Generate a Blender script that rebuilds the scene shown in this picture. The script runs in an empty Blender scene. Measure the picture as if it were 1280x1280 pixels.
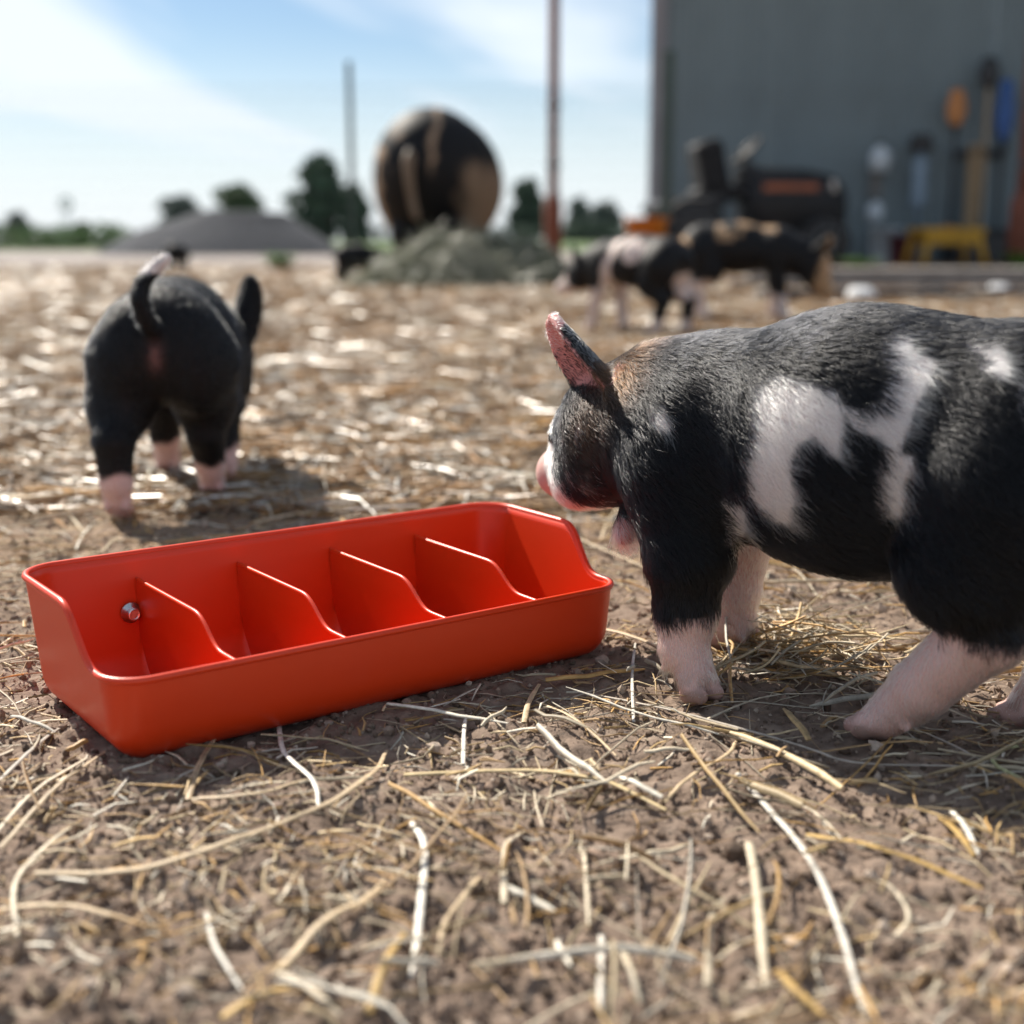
import bpy, bmesh, math, random
import numpy as np
from mathutils import Vector, Matrix

random.seed(7)
rng = np.random.default_rng(7)
R = math.radians
SC = bpy.context.scene
COL = SC.collection

# ------------------------------------------------------------------ camera
H, PITCH, FPX = 0.20, R(11.64), 1650.0        # camera height, downward pitch, focal length in 1280-px units
cam_d = bpy.data.cameras.new('camera')
cam = bpy.data.objects.new('camera', cam_d)
COL.objects.link(cam)
cam.location = (0, 0, H)
cam.rotation_euler = (R(90) - PITCH, 0, 0)
cam_d.sensor_width = 36.0
cam_d.lens = FPX / 1280 * 36.0
cam_d.clip_start, cam_d.clip_end = 0.02, 3000
cam_d.dof.use_dof = True
cam_d.dof.focus_distance = 0.585
cam_d.dof.aperture_fstop = 6.4
SC.camera = cam

# ------------------------------------------------------------------ sky and sun
CLOUD_AT = (0.0, 0.0, 0.0)
SUN_LEFT, SUN_EL = R(37), R(41)               # sun behind the pen, to the left of the view axis
SC.view_settings.view_transform = 'Standard'
SC.view_settings.look = 'None'
SC.view_settings.gamma = 1.0
SC.view_settings.use_curve_mapping = False
SC.view_settings.exposure = 0.92
world = bpy.data.worlds.new('World')
SC.world = world
world.use_nodes = True
wn, wl = world.node_tree.nodes, world.node_tree.links
wn.clear()
w_out = wn.new('ShaderNodeOutputWorld')
w_bg = wn.new('ShaderNodeBackground')
w_bg.inputs['Strength'].default_value = 0.054
sky = wn.new('ShaderNodeTexSky')
sky.sky_type = 'NISHITA'
sky.sun_disc = False
sky.sun_elevation = SUN_EL
sky.sun_rotation = -SUN_LEFT
sky.air_density = 1.0
sky.dust_density = 0.15
sky.ozone_density = 3.0
tc = wn.new('ShaderNodeTexCoord')
sep = wn.new('ShaderNodeSeparateXYZ')
wl.new(tc.outputs['Generated'], sep.inputs[0])
def wmath(op, a, b=None, c=None):
    n = wn.new('ShaderNodeMath'); n.operation = op
    for i, v in enumerate((a, b, c)):
        if v is None: continue
        if isinstance(v, (int, float)): n.inputs[i].default_value = v
        else: wl.new(v, n.inputs[i])
    return n.outputs[0]
az_ = wmath('ARCTAN2', sep.outputs['X'], sep.outputs['Y'])
el_ = wmath('ARCSINE', sep.outputs['Z'])
across = wmath('ADD', el_, wmath('MULTIPLY', az_, 0.27))     # long cirrus streaks, all slanting the same way
comb = wn.new('ShaderNodeCombineXYZ')
wl.new(wmath('MULTIPLY', az_, 2.6), comb.inputs[0]); wl.new(wmath('MULTIPLY', across, 9.0), comb.inputs[1])
mp = wn.new('ShaderNodeMapping')
mp.inputs['Location'].default_value = CLOUD_AT
wl.new(comb.outputs[0], mp.inputs[0])
cn = wn.new('ShaderNodeTexNoise')
cn.inputs['Scale'].default_value = 1.0
cn.inputs['Detail'].default_value = 6
cn.inputs['Roughness'].default_value = 0.48
cn.inputs['Distortion'].default_value = 0.5
wl.new(mp.outputs[0], cn.inputs['Vector'])
cr = wn.new('ShaderNodeMapRange')
cr.interpolation_type = 'SMOOTHSTEP'
cr.inputs['From Min'].default_value = 0.44
cr.inputs['From Max'].default_value = 0.62
cr.inputs['To Max'].default_value = 0.95
wl.new(cn.outputs['Fac'], cr.inputs['Value'])
veil = wn.new('ShaderNodeMapRange')                          # thin cloud thickens towards the horizon
veil.interpolation_type = 'SMOOTHSTEP'
veil.inputs['From Min'].default_value = 0.16; veil.inputs['From Max'].default_value = 0.0
veil.inputs['To Min'].default_value = 0.0; veil.inputs['To Max'].default_value = 0.85
wl.new(sep.outputs['Z'], veil.inputs['Value'])
cmask = wmath('MAXIMUM', cr.outputs['Result'], veil.outputs['Result'])
mixc = wn.new('ShaderNodeMix'); mixc.data_type = 'RGBA'
wl.new(cmask, mixc.inputs['Factor'])
wl.new(sky.outputs[0], mixc.inputs[6])
mixc.inputs[7].default_value = (9.4, 10.2, 11.0, 1)
wl.new(mixc.outputs[2], w_bg.inputs['Color'])
wl.new(w_bg.outputs[0], w_out.inputs['Surface'])

TO_SUN = Vector((-math.sin(SUN_LEFT) * math.cos(SUN_EL), math.cos(SUN_LEFT) * math.cos(SUN_EL), math.sin(SUN_EL)))
sun_d = bpy.data.lights.new('sun', 'SUN')
sun_d.energy = 4.8
sun_d.angle = R(0.55)
sun_d.color = (1.0, 0.93, 0.82)
sun = bpy.data.objects.new('sun', sun_d)
COL.objects.link(sun)
sun.rotation_euler = TO_SUN.to_track_quat('Z', 'Y').to_euler()

# ------------------------------------------------------------------ helpers: pixels <-> world
CP, SP = math.cos(PITCH), math.sin(PITCH)
def at(px, py, Y):
    """world point on the photo ray through (px, py) at world depth Y"""
    a, b = (px - 640) / FPX, (py - 640) / FPX
    dy, dz = CP - b * SP, -SP - b * CP
    t = Y / dy
    return Vector((a * t, Y, H + dz * t))
def gnd(px, py, z=0.0):
    a, b = (px - 640) / FPX, (py - 640) / FPX
    dy, dz = CP - b * SP, -SP - b * CP
    t = (z - H) / dz
    return Vector((a * t, dy * t, z))
def pxs(Y, py=300):
    """metres per photo pixel at depth Y"""
    return Y / (CP - (py - 640) / FPX * SP) / FPX
def project(P):
    P = np.asarray(P)
    dy, dz = P[:, 1], P[:, 2] - H
    zc = dy * CP - dz * SP
    yc = dy * SP + dz * CP
    return np.stack([640 + FPX * P[:, 0] / zc, 640 - FPX * yc / zc], 1)

# ------------------------------------------------------------------ helpers: noise
def _hash(ix, iy, iz):
    n = (ix.astype(np.int64) * 374761393 + iy.astype(np.int64) * 668265263 + iz.astype(np.int64) * 2147483647)
    n = (n ^ (n >> 13)) * 1274126177
    n = n ^ (n >> 16)
    return (n & 0xffff).astype(np.float32) / 32767.5 - 1.0
def vnoise(x, y, z=None):
    x = np.asarray(x, dtype=np.float64); y = np.asarray(y, dtype=np.float64)
    z = np.zeros_like(x) if z is None else np.asarray(z, dtype=np.float64)
    ix, iy, iz = np.floor(x), np.floor(y), np.floor(z)
    fx, fy, fz = x - ix, y - iy, z - iz
    fx, fy, fz = [f * f * f * (f * (f * 6 - 15) + 10) for f in (fx, fy, fz)]
    out = 0
    for a in (0, 1):
        for b in (0, 1):
            for c in (0, 1):
                w = (fx if a else 1 - fx) * (fy if b else 1 - fy) * (fz if c else 1 - fz)
                out = out + w * _hash(ix + a, iy + b, iz + c)
    return out
def fbm(x, y, z=None, o=4):
    s, a, t = 0, 1.0, 0
    for i in range(o):
        f = 2.03 ** i
        s = s + a * vnoise(x * f + 17.3 * i, y * f - 9.1 * i, None if z is None else z * f + 3.7 * i)
        t += a; a *= 0.5
    return s / t

# ------------------------------------------------------------------ helpers: meshes, materials, tagging
def tag(o, label=None, cat=None, group=None, kind=None):
    if label: o['label'] = label
    if cat: o['category'] = cat
    if group: o['group'] = group
    if kind: o['kind'] = kind
    return o
def link(name, me, parent=None, mat=None):
    o = bpy.data.objects.new(name, me)
    COL.objects.link(o)
    if parent is not None: o.parent = parent
    if mat is not None: me.materials.append(mat)
    return o
def empty(name, loc=(0, 0, 0), rz=0.0):
    o = bpy.data.objects.new(name, None)
    o.empty_display_size = 0.05
    COL.objects.link(o)
    o.location = loc
    o.rotation_euler = (0, 0, rz)
    return o
def npmesh(name, V, Q, parent=None, mat=None, smooth=True, col=None):
    """mesh from numpy vertices and an (n,k) face array"""
    V = np.asarray(V, dtype=np.float32); Q = np.asarray(Q, dtype=np.int32)
    me = bpy.data.meshes.new(name)
    me.vertices.add(len(V)); me.vertices.foreach_set('co', V.ravel())
    n, k = Q.shape
    me.loops.add(n * k); me.loops.foreach_set('vertex_index', Q.ravel())
    me.polygons.add(n)
    me.polygons.foreach_set('loop_start', np.arange(0, n * k, k, dtype=np.int32))
    me.polygons.foreach_set('loop_total', np.full(n, k, dtype=np.int32))
    me.polygons.foreach_set('use_smooth', np.full(n, smooth, dtype=bool))
    me.update(calc_edges=True)
    if col is not None:
        a = me.color_attributes.new('Col', 'FLOAT_COLOR', 'POINT')
        c4 = np.ones((len(V), 4), np.float32); c4[:, :3] = col
        a.data.foreach_set('color', c4.ravel())
    return link(name, me, parent, mat)
def bmobj(name, bm, parent=None, mat=None, smooth=False):
    me = bpy.data.meshes.new(name)
    bm.to_mesh(me); bm.free()
    for p in me.polygons: p.use_smooth = smooth
    return link(name, me, parent, mat)
def box(name, c, s, parent=None, mat=None, bev=0.0, rot=(0, 0, 0), seg=2):
    bm = bmesh.new()
    bmesh.ops.create_cube(bm, size=1.0)
    bmesh.ops.scale(bm, vec=s, verts=bm.verts)
    if bev: bmesh.ops.bevel(bm, geom=bm.edges[:], offset=bev, segments=seg, profile=0.5, affect='EDGES')
    from mathutils import Euler
    bmesh.ops.rotate(bm, cent=(0, 0, 0), matrix=Euler(rot).to_matrix(), verts=bm.verts)
    bmesh.ops.translate(bm, vec=c, verts=bm.verts)
    return bmobj(name, bm, parent, mat, smooth=False)
def tube_arrays(pts, rad, sides=8, flat=1.0):
    P = np.asarray(pts, float); n = len(P)
    rad = np.broadcast_to(np.asarray(rad, float), (n,))
    T = np.gradient(P, axis=0); T /= np.linalg.norm(T, axis=1)[:, None] + 1e-12
    up = np.array([0, 0, 1.0])
    A = np.cross(T, up)
    bad = np.linalg.norm(A, axis=1) < 0.2
    A[bad] = np.cross(T[bad], np.array([1.0, 0, 0]))
    A /= np.linalg.norm(A, axis=1)[:, None]
    B = np.cross(A, T)
    th = np.linspace(0, 2 * np.pi, sides, endpoint=False)
    V = P[:, None] + rad[:, None, None] * (np.cos(th)[None, :, None] * A[:, None] + flat * np.sin(th)[None, :, None] * B[:, None])
    V = V.reshape(-1, 3)
    F = []
    for i in range(n - 1):
        for j in range(sides):
            a, b = i * sides + j, i * sides + (j + 1) % sides
            F.append((a, b, b + sides, a + sides))
    return V, F, n
def tube(name, pts, rad, parent=None, mat=None, sides=8, smooth=True, flat=1.0):
    V, F, n = tube_arrays(pts, rad, sides, flat)
    F = list(F) + [tuple(range(sides))[::-1], tuple(range((n - 1) * sides, n * sides))]
    me = bpy.data.meshes.new(name)
    me.from_pydata(V.tolist(), [], F)
    for p in me.polygons: p.use_smooth = smooth
    return link(name, me, parent, mat)
def lathe(name, prof, origin, axis=(0, 0, 1), parent=None, mat=None, seg=24, smooth=True):
    ax = Vector(axis).normalized()
    q = Vector((0, 0, 1)).rotation_difference(ax)
    V, F = [], []
    for r, z in prof:
        for k in range(seg):
            t = 2 * math.pi * k / seg
            V.append(Vector(origin) + q @ Vector((r * math.cos(t), r * math.sin(t), z)))
    for i in range(len(prof) - 1):
        for k in range(seg):
            a, b = i * seg + k, i * seg + (k + 1) % seg
            F.append((a, b, b + seg, a + seg))
    F.append(tuple(range(seg))[::-1]); F.append(tuple(range((len(prof) - 1) * seg, len(prof) * seg)))
    me = bpy.data.meshes.new(name)
    me.from_pydata([tuple(v) for v in V], [], F)
    for p in me.polygons: p.use_smooth = smooth and len(p.vertices) == 4
    return link(name, me, parent, mat)

def material(name, color=(0.5, 0.5, 0.5), rough=0.6, metal=0.0, attr=None, noise=None, bump=None, spec=0.5, sss=0.0, coat=0.0):
    """Principled material; noise=(scale, dark factor, light factor), bump=(scale, strength, distance)"""
    m = bpy.data.materials.new(name); m.use_nodes = True
    nt = m.node_tree; b = nt.nodes['Principled BSDF']
    b.inputs['Base Color'].default_value = (*color, 1)
    b.inputs['Roughness'].default_value = rough
    b.inputs['Metallic'].default_value = metal
    b.inputs['Specular IOR Level'].default_value = spec
    b.inputs['Coat Weight'].default_value = coat
    src = None
    if attr:
        a = nt.nodes.new('ShaderNodeVertexColor'); a.layer_name = attr
        src = a.outputs['Color']
    co = nt.nodes.new('ShaderNodeTexCoord')
    if noise:
        n = nt.nodes.new('ShaderNodeTexNoise')
        n.inputs['Scale'].default_value = noise[0]; n.inputs['Detail'].default_value = 6
        n.inputs['Roughness'].default_value = 0.65
        nt.links.new(co.outputs['Object'], n.inputs['Vector'])
        r = nt.nodes.new('ShaderNodeMapRange')
        r.inputs['From Min'].default_value = 0.3; r.inputs['From Max'].default_value = 0.7
        r.inputs['To Min'].default_value = noise[1]; r.inputs['To Max'].default_value = noise[2]
        nt.links.new(n.outputs['Fac'], r.inputs['Value'])
        mx = nt.nodes.new('ShaderNodeVectorMath'); mx.operation = 'SCALE'
        if src is not None: nt.links.new(src, mx.inputs[0])
        else: mx.inputs[0].default_value = color
        nt.links.new(r.outputs['Result'], mx.inputs['Scale'])
        src = mx.outputs[0]
    if src is not None: nt.links.new(src, b.inputs['Base Color'])
    if sss:
        b.inputs['Subsurface Weight'].default_value = sss
        b.inputs['Subsurface Radius'].default_value = (1.0, 0.35, 0.25)
        b.inputs['Subsurface Scale'].default_value = 0.004
    if bump:
        n2 = nt.nodes.new('ShaderNodeTexNoise')
        n2.inputs['Scale'].default_value = bump[0]; n2.inputs['Detail'].default_value = 5
        nt.links.new(co.outputs['Object'], n2.inputs['Vector'])
        bp = nt.nodes.new('ShaderNodeBump')
        bp.inputs['Strength'].default_value = bump[1]; bp.inputs['Distance'].default_value = bump[2]
        nt.links.new(n2.outputs['Fac'], bp.inputs['Height'])
        nt.links.new(bp.outputs[0], b.inputs['Normal'])
    return m

# ------------------------------------------------------------------ ground
def ground_h(x, y):
    x = np.asarray(x, float); y = np.asarray(y, float)
    near = np.clip((4.0 - np.hypot(x, y)) / 3.0, 0, 1)
    h = 0.0040 * fbm(x / 0.11, y / 0.11, o=2) + 0.0032 * fbm(x / 0.030 + 5, y / 0.030, o=3)
    h = h + near * (0.0020 * np.abs(fbm(x / 0.011, y / 0.011 + 3, o=2)) * 1.6 + 0.0013 * fbm(x / 0.0045, y / 0.0045, o=1))
    h = h + 0.012 * vnoise(x / 0.9, y / 0.9) * np.clip((np.hypot(x, y) - 1.2) / 2, 0, 1)
    far = np.clip((np.hypot(x, y) - 7.0) / 2.0, 0, 1)
    return h * (1 - far)
def graded(lo, hi, step, out_lo, out_hi, g=1.07):
    c = list(np.arange(lo, hi, step))
    s, v = step, c[-1]
    up = []
    while v < out_hi:
        s *= g; v += s; up.append(v)
    s, v = step, c[0]
    dn = []
    while v > out_lo:
        s *= g; v -= s; dn.append(v)
    return np.array(dn[::-1] + c + up)
gx = graded(-0.34, 0.34, 0.0022, -600, 600, 1.085)
gy = graded(0.30, 0.80, 0.0022, -40, 900, 1.045)
GX, GY = np.meshgrid(gx, gy)
GZ = ground_h(GX, GY)
nx, ny = len(gx), len(gy)
ii = np.arange(ny * nx).reshape(ny, nx)
Q = np.stack([ii[:-1, :-1], ii[:-1, 1:], ii[1:, 1:], ii[1:, :-1]], -1).reshape(-1, 4)

def ground_material():
    m = bpy.data.materials.new('soil_and_litter'); m.use_nodes = True
    nt = m.node_tree; N, L = nt.nodes, nt.links
    b = N['Principled BSDF']; b.inputs['Roughness'].default_value = 0.9
    b.inputs['Specular IOR Level'].default_value = 0.25
    geo = N.new('ShaderNodeNewGeometry')
    def noise(scale, detail=5, rough=0.6, dist=0):
        n = N.new('ShaderNodeTexNoise')
        n.inputs['Scale'].default_value = scale; n.inputs['Detail'].default_value = detail
        n.inputs['Roughness'].default_value = rough; n.inputs['Distortion'].default_value = dist
        L.new(geo.outputs['Position'], n.inputs['Vector']); return n.outputs['Fac']
    def ramp(src, stops):
        r = N.new('ShaderNodeValToRGB'); e = r.color_ramp.elements
        while len(e) < len(stops): e.new(0.5)
        for k, (p, c) in enumerate(stops): e[k].position = p; e[k].color = (*c, 1)
        L.new(src, r.inputs[0]); return r.outputs[0]
    soil = ramp(noise(60, 7, 0.7), [(0.3, (0.115, 0.080, 0.060)), (0.5, (0.235, 0.172, 0.131)), (0.62, (0.32, 0.242, 0.186)), (0.75, (0.42, 0.33, 0.26))])
    litter = ramp(noise(26, 8, 0.75, 1.0), [(0.3, (0.09, 0.055, 0.034)), (0.46, (0.20, 0.12, 0.062)), (0.58, (0.32, 0.205, 0.105)), (0.72, (0.46, 0.34, 0.21))])
    sp = N.new('ShaderNodeSeparateXYZ'); L.new(geo.outputs['Position'], sp.inputs[0])
    def mth(op, a, c):
        n = N.new('ShaderNodeMath'); n.operation = op
        for i, v in enumerate((a, c)):
            if isinstance(v, (int, float)): n.inputs[i].default_value = v
            else: L.new(v, n.inputs[i])
        return n.outputs[0]
    edge = mth('ADD', sp.outputs['Y'], mth('MULTIPLY', noise(5, 4), 0.9))
    mr = N.new('ShaderNodeMapRange'); mr.interpolation_type = 'SMOOTHSTEP'
    mr.inputs['From Min'].default_value = 0.95; mr.inputs['From Max'].default_value = 1.75
    L.new(edge, mr.inputs['Value'])
    mx = N.new('ShaderNodeMix'); mx.data_type = 'RGBA'
    L.new(mr.outputs['Result'], mx.inputs['Factor']); L.new(soil, mx.inputs[6]); L.new(litter, mx.inputs[7])
    L.new(mx.outputs[2], b.inputs['Base Color'])
    bp = N.new('ShaderNodeBump'); bp.inputs['Strength'].default_value = 0.7; bp.inputs['Distance'].default_value = 0.002
    L.new(noise(520, 6, 0.7), bp.inputs['Height']); L.new(bp.outputs[0], b.inputs['Normal'])
    return m
ground = npmesh('ground', np.stack([GX, GY, GZ], -1).reshape(-1, 3), Q, None, ground_material())
tag(ground, kind='structure')

def sheet(name, x0, x1, ys, z, mat, wob=0.3, n=60):
    """a flat sheet with uneven edges along its near and far side"""
    V, F = [], []
    xs = np.linspace(x0, x1, n)
    for k, y in enumerate(ys):
        for x in xs:
            e = wob * float(vnoise(x * 0.7 + 13 * k, 4.1 * k)) if k in (0, len(ys) - 1) else 0
            V.append((x, y + e, z))
    for k in range(len(ys) - 1):
        for j in range(n - 1):
            a = k * n + j
            F.append((a, a + 1, a + 1 + n, a + n))
    return tag(npmesh(name, V, F, None, mat), kind='structure')
lane_m = material('packed_dirt', (0.24, 0.205, 0.185), 0.95, noise=(2.5, 0.75, 1.25), bump=(30, 0.4, 0.02))
grass_m = material('field_grass', (0.075, 0.13, 0.03), 0.9, noise=(0.5, 0.6, 1.4), bump=(8, 0.8, 0.1))
sheet('dirt_lane', -40, 40, [10.6, 14, 19, 26], 0.004, lane_m)
sheet('grass_field', -500, 500, [25.0, 60, 200, 860], 0.008, grass_m, 1.0, 120)

# ------------------------------------------------------------------ straw litter
STRAW = np.array([(0.60, 0.47, 0.29), (0.52, 0.36, 0.17), (0.68, 0.58, 0.43), (0.70, 0.64, 0.53), (0.40, 0.26, 0.13), (0.48, 0.40, 0.28), (0.55, 0.33, 0.12)])
straw_dull_m = material('weathered_straw', (0.6, 0.5, 0.3), 0.55, attr='Col', spec=0.35, noise=(260, 0.65, 1.25), bump=(1500, 0.4, 0.0003))
straw_m = material('dry_straw', (0.6, 0.5, 0.3), 0.35, attr='Col', spec=0.5, noise=(90, 0.75, 1.15))
def straw_field(name, N, cx, cy, length, width, lift, S=5, sides=3, flat=0.45, curl=0.25, cols=None, tilt=0.02, hf=None, mat=None):
    hf = ground_h if hf is None else hf
    cx, cy, length, width, lift = [np.broadcast_to(np.asarray(v, float), (N,)) for v in (cx, cy, length, width, lift)]
    ang = rng.uniform(0, 2 * np.pi, N)
    k = rng.normal(0, curl, N)
    t = np.linspace(-0.5, 0.5, S)
    kp = rng.integers(1, S, N)                     # a kink somewhere along some of the stems
    kink = rng.normal(0, 0.5, N) * (rng.uniform(0, 1, N) < 0.35)
    a = ang[:, None] + k[:, None] * t[None, :] * 2 + kink[:, None] * (np.arange(S)[None] >= kp[:, None])
    ds = length[:, None] / (S - 1)
    dx, dy = np.cos(a) * ds, np.sin(a) * ds
    X = cx[:, None] + np.cumsum(dx, 1) - dx.sum(1, keepdims=True) / 2
    Yv = cy[:, None] + np.cumsum(dy, 1) - dy.sum(1, keepdims=True) / 2
    g = hf(X, Yv)
    base = g.mean(1, keepdims=True) * 0.5 + g * 0.5
    arch = rng.normal(0, 0.05, (N, 1)) * length[:, None] * (0.25 - t[None] ** 2) * 2
    Z = base + width[:, None] * 0.5 + lift[:, None] + rng.normal(0, tilt, (N, 1)) * t[None] * length[:, None] * 4 + np.abs(arch)
    Z = np.maximum(Z, g + width[:, None] * 0.1)
    P = np.stack([X, Yv, Z], -1)
    T = np.gradient(P, axis=1); T /= np.linalg.norm(T, axis=2, keepdims=True) + 1e-12
    A = np.cross(T, np.array([0, 0, 1.0])); A /= np.linalg.norm(A, axis=2, keepdims=True) + 1e-9
    B = np.cross(A, T)
    roll = rng.uniform(0, np.pi, (N, 1, 1))
    A, B = A * np.cos(roll) + B * np.sin(roll), B * np.cos(roll) - A * np.sin(roll)
    th = np.linspace(0, 2 * np.pi, sides, endpoint=False)
    wv = (width[:, None] * 0.5) * np.interp(t, [-0.5, -0.4, 0.3, 0.5], [0.85, 1, 0.9, 0.35])[None]
    V = P[:, :, None] + wv[:, :, None, None] * (np.cos(th)[None, None, :, None] * A[:, :, None] + flat * np.sin(th)[None, None, :, None] * B[:, :, None])
    V = V.reshape(-1, 3)
    i = np.arange(N)[:, None, None] * S * sides + np.arange(S - 1)[None, :, None] * sides
    j = np.arange(sides)[None, None, :]; j2 = (j + 1) % sides
    F = np.stack([i + j, i + j2, i + j2 + sides, i + j + sides], -1).reshape(-1, 4)
    pal = STRAW if cols is None else np.asarray(cols)
    c = pal[rng.integers(0, len(pal), N)] * rng.uniform(0.7, 1.2, (N, 1))
    C = c[:, None, None, :] * rng.uniform(0.68, 1.2, (N, 1, sides, 1)) * rng.uniform(0.85, 1.12, (N, S, 1, 1))
    C = np.clip(C, 0, 0.9).reshape(-1, 3)
    o = npmesh(name, V, F, None, mat or straw_m, True, C)
    return o
TRO, TRA, TRL, TRW = (-0.1485, 0.4690), R(36.2), 0.2500, 0.108      # where the trough lies
def off_trough(x, y, m):
    dx, dy = x - TRO[0], y - TRO[1]
    u, v = dx * math.cos(TRA) + dy * math.sin(TRA), -dx * math.sin(TRA) + dy * math.cos(TRA)
    return ~((u > -m) & (u < TRL + m) & (v > -m) & (v < TRW + m))
def field_xy(N, y0, y1, spread=0.62, p=1.0):
    u = rng.uniform(0, 1, N)
    y = np.exp(np.log(y0) + (np.log(y1) - np.log(y0)) * u ** p)
    x = rng.uniform(-1, 1, N) * (spread * y + 0.12)
    return x, y
# fine chaff and broken stems on the bare soil
N = 14000; x, y = field_xy(N, 0.27, 1.1)
keep = ((fbm(x / 0.10, y / 0.10, o=2) + (y - 0.55) * 0.9 + rng.normal(0, 0.25, N)) > -0.12) & off_trough(x, y, 0.004)
x, y = x[keep], y[keep]; N = len(x)
tag(straw_field('chaff', N, x, y, rng.uniform(0.004, 0.022, N), rng.uniform(0.0006, 0.0016, N), rng.uniform(0, 0.003, N), S=3, mat=straw_dull_m),
    'fine broken chaff scattered over the bare brown soil', 'chaff', kind='stuff')
# thin straw over the near soil, thicker away from the camera
N = 5200; x, y = field_xy(N, 0.30, 1.25)
SL = rng.gamma(2.6, 0.013, N).clip(0.010, 0.13)
keep = ((fbm(x / 0.16 + 4, y / 0.16, o=2) * 0.8 + (y - 0.62) * 1.3 + rng.normal(0, 0.3, N)) > -0.02) & off_trough(x, y, SL * 0.42)
x, y, SL = x[keep], y[keep], SL[keep]; N = len(x)
tag(straw_field('loose_straw', N, x, y, SL, rng.gamma(3, 0.00045, N).clip(0.0005, 0.0032), rng.uniform(0, 0.007, N), S=6, sides=5, curl=0.14, flat=0.30, mat=straw_dull_m),
    'tangled loose straw strewn over the soil around the trough', 'straw', kind='stuff')
N = 86000; x, y = field_xy(N, 0.95, 10.6, 0.82)
sz = np.clip(y, 1, 5) ** 0.42
tag(straw_field('straw_litter', N, x, y, rng.uniform(0.03, 0.10, N) * sz, rng.uniform(0.0015, 0.0042, N) * sz, rng.uniform(0, 0.007, N) * sz ** 0.5, S=3, curl=0.4, tilt=0.022,
                cols=np.array([(0.43, 0.25, 0.11), (0.37, 0.20, 0.075), (0.46, 0.32, 0.18), (0.27, 0.16, 0.075), (0.20, 0.12, 0.06), (0.46, 0.27, 0.11), (0.36, 0.24, 0.14), (0.70, 0.62, 0.49), (0.78, 0.74, 0.66)])),
    'thick golden brown straw litter covering the pen floor', 'straw', kind='stuff')

# soil crumbs
def crumbs(name, N, x, y, r, fine=False):
    if fine:
        bv = np.array([(1, 0, 0), (-1, 0, 0), (0, 1, 0), (0, -1, 0), (0, 0, 1), (0, 0, -1)], float)
        bf = np.array([(0, 2, 4), (2, 1, 4), (1, 3, 4), (3, 0, 4), (2, 0, 5), (1, 2, 5), (3, 1, 5), (0, 3, 5)])
    else:
        bm = bmesh.new(); bmesh.ops.create_icosphere(bm, subdivisions=1, radius=1.0)
        bv = np.array([v.co[:] for v in bm.verts]); bf = np.array([[v.index for v in f.verts] for f in bm.faces]); bm.free()
    nv = len(bv)
    sc = r[:, None, None] * rng.uniform(0.55, 1.25, (N, 1, 3))
    V = bv[None] * sc * rng.uniform(0.75, 1.2, (N, nv, 1))
    a = rng.uniform(0, 6.28, N); ca, sa = np.cos(a)[:, None], np.sin(a)[:, None]
    V = np.stack([V[..., 0] * ca - V[..., 1] * sa, V[..., 0] * sa + V[..., 1] * ca, V[..., 2]], -1)
    V += np.stack([x, y, ground_h(x, y) + r * 0.35], -1)[:, None]
    F = (np.arange(N)[:, None, None] * nv + bf[None]).reshape(-1, 3)
    pal = np.array([(0.19, 0.138, 0.102), (0.29, 0.212, 0.163), (0.13, 0.092, 0.068), (0.42, 0.335, 0.265), (0.24, 0.17, 0.127)])
    C = np.repeat(pal[rng.integers(0, len(pal), N)] * rng.uniform(0.75, 1.2, (N, 1)), nv, 0)
    return npmesh(name, V.reshape(-1, 3), F, None, crumb_m, False, C)
crumb_m = material('soil_crumb', (0.2, 0.15, 0.11), 0.95, attr='Col', noise=(300, 0.75, 1.2), spec=0.2)
N = 48000; x, y = field_xy(N, 0.27, 1.15)
cr_ = rng.gamma(1.7, 0.00045, N).clip(0.0003, 0.0046); big = cr_ > 0.0011
tag(crumbs('soil_clods', int(big.sum()), x[big], y[big], cr_[big]), 'small dry clods of brown soil strewn over the pen floor', 'soil', kind='stuff')
tag(crumbs('soil_crumbs', int((~big).sum()), x[~big], y[~big], cr_[~big], True), 'fine dry crumbs of brown soil between the straw', 'soil', kind='stuff')

# a kicked-up tuft of straw between the feet of the near piglet
tc_ = gnd(985, 818); N = 260
tag(straw_field('straw_tuft', N, tc_.x + rng.normal(0, 0.026, N), tc_.y + rng.normal(0, 0.020, N), rng.uniform(0.012, 0.055, N), rng.uniform(0.0007, 0.0019, N), np.abs(rng.normal(0, 0.006, N)), S=6, sides=4, curl=0.35, flat=0.35, tilt=0.06, mat=straw_dull_m),
    'small kicked up tuft of straw between the feet of the near piglet', 'straw', kind='stuff')
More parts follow.
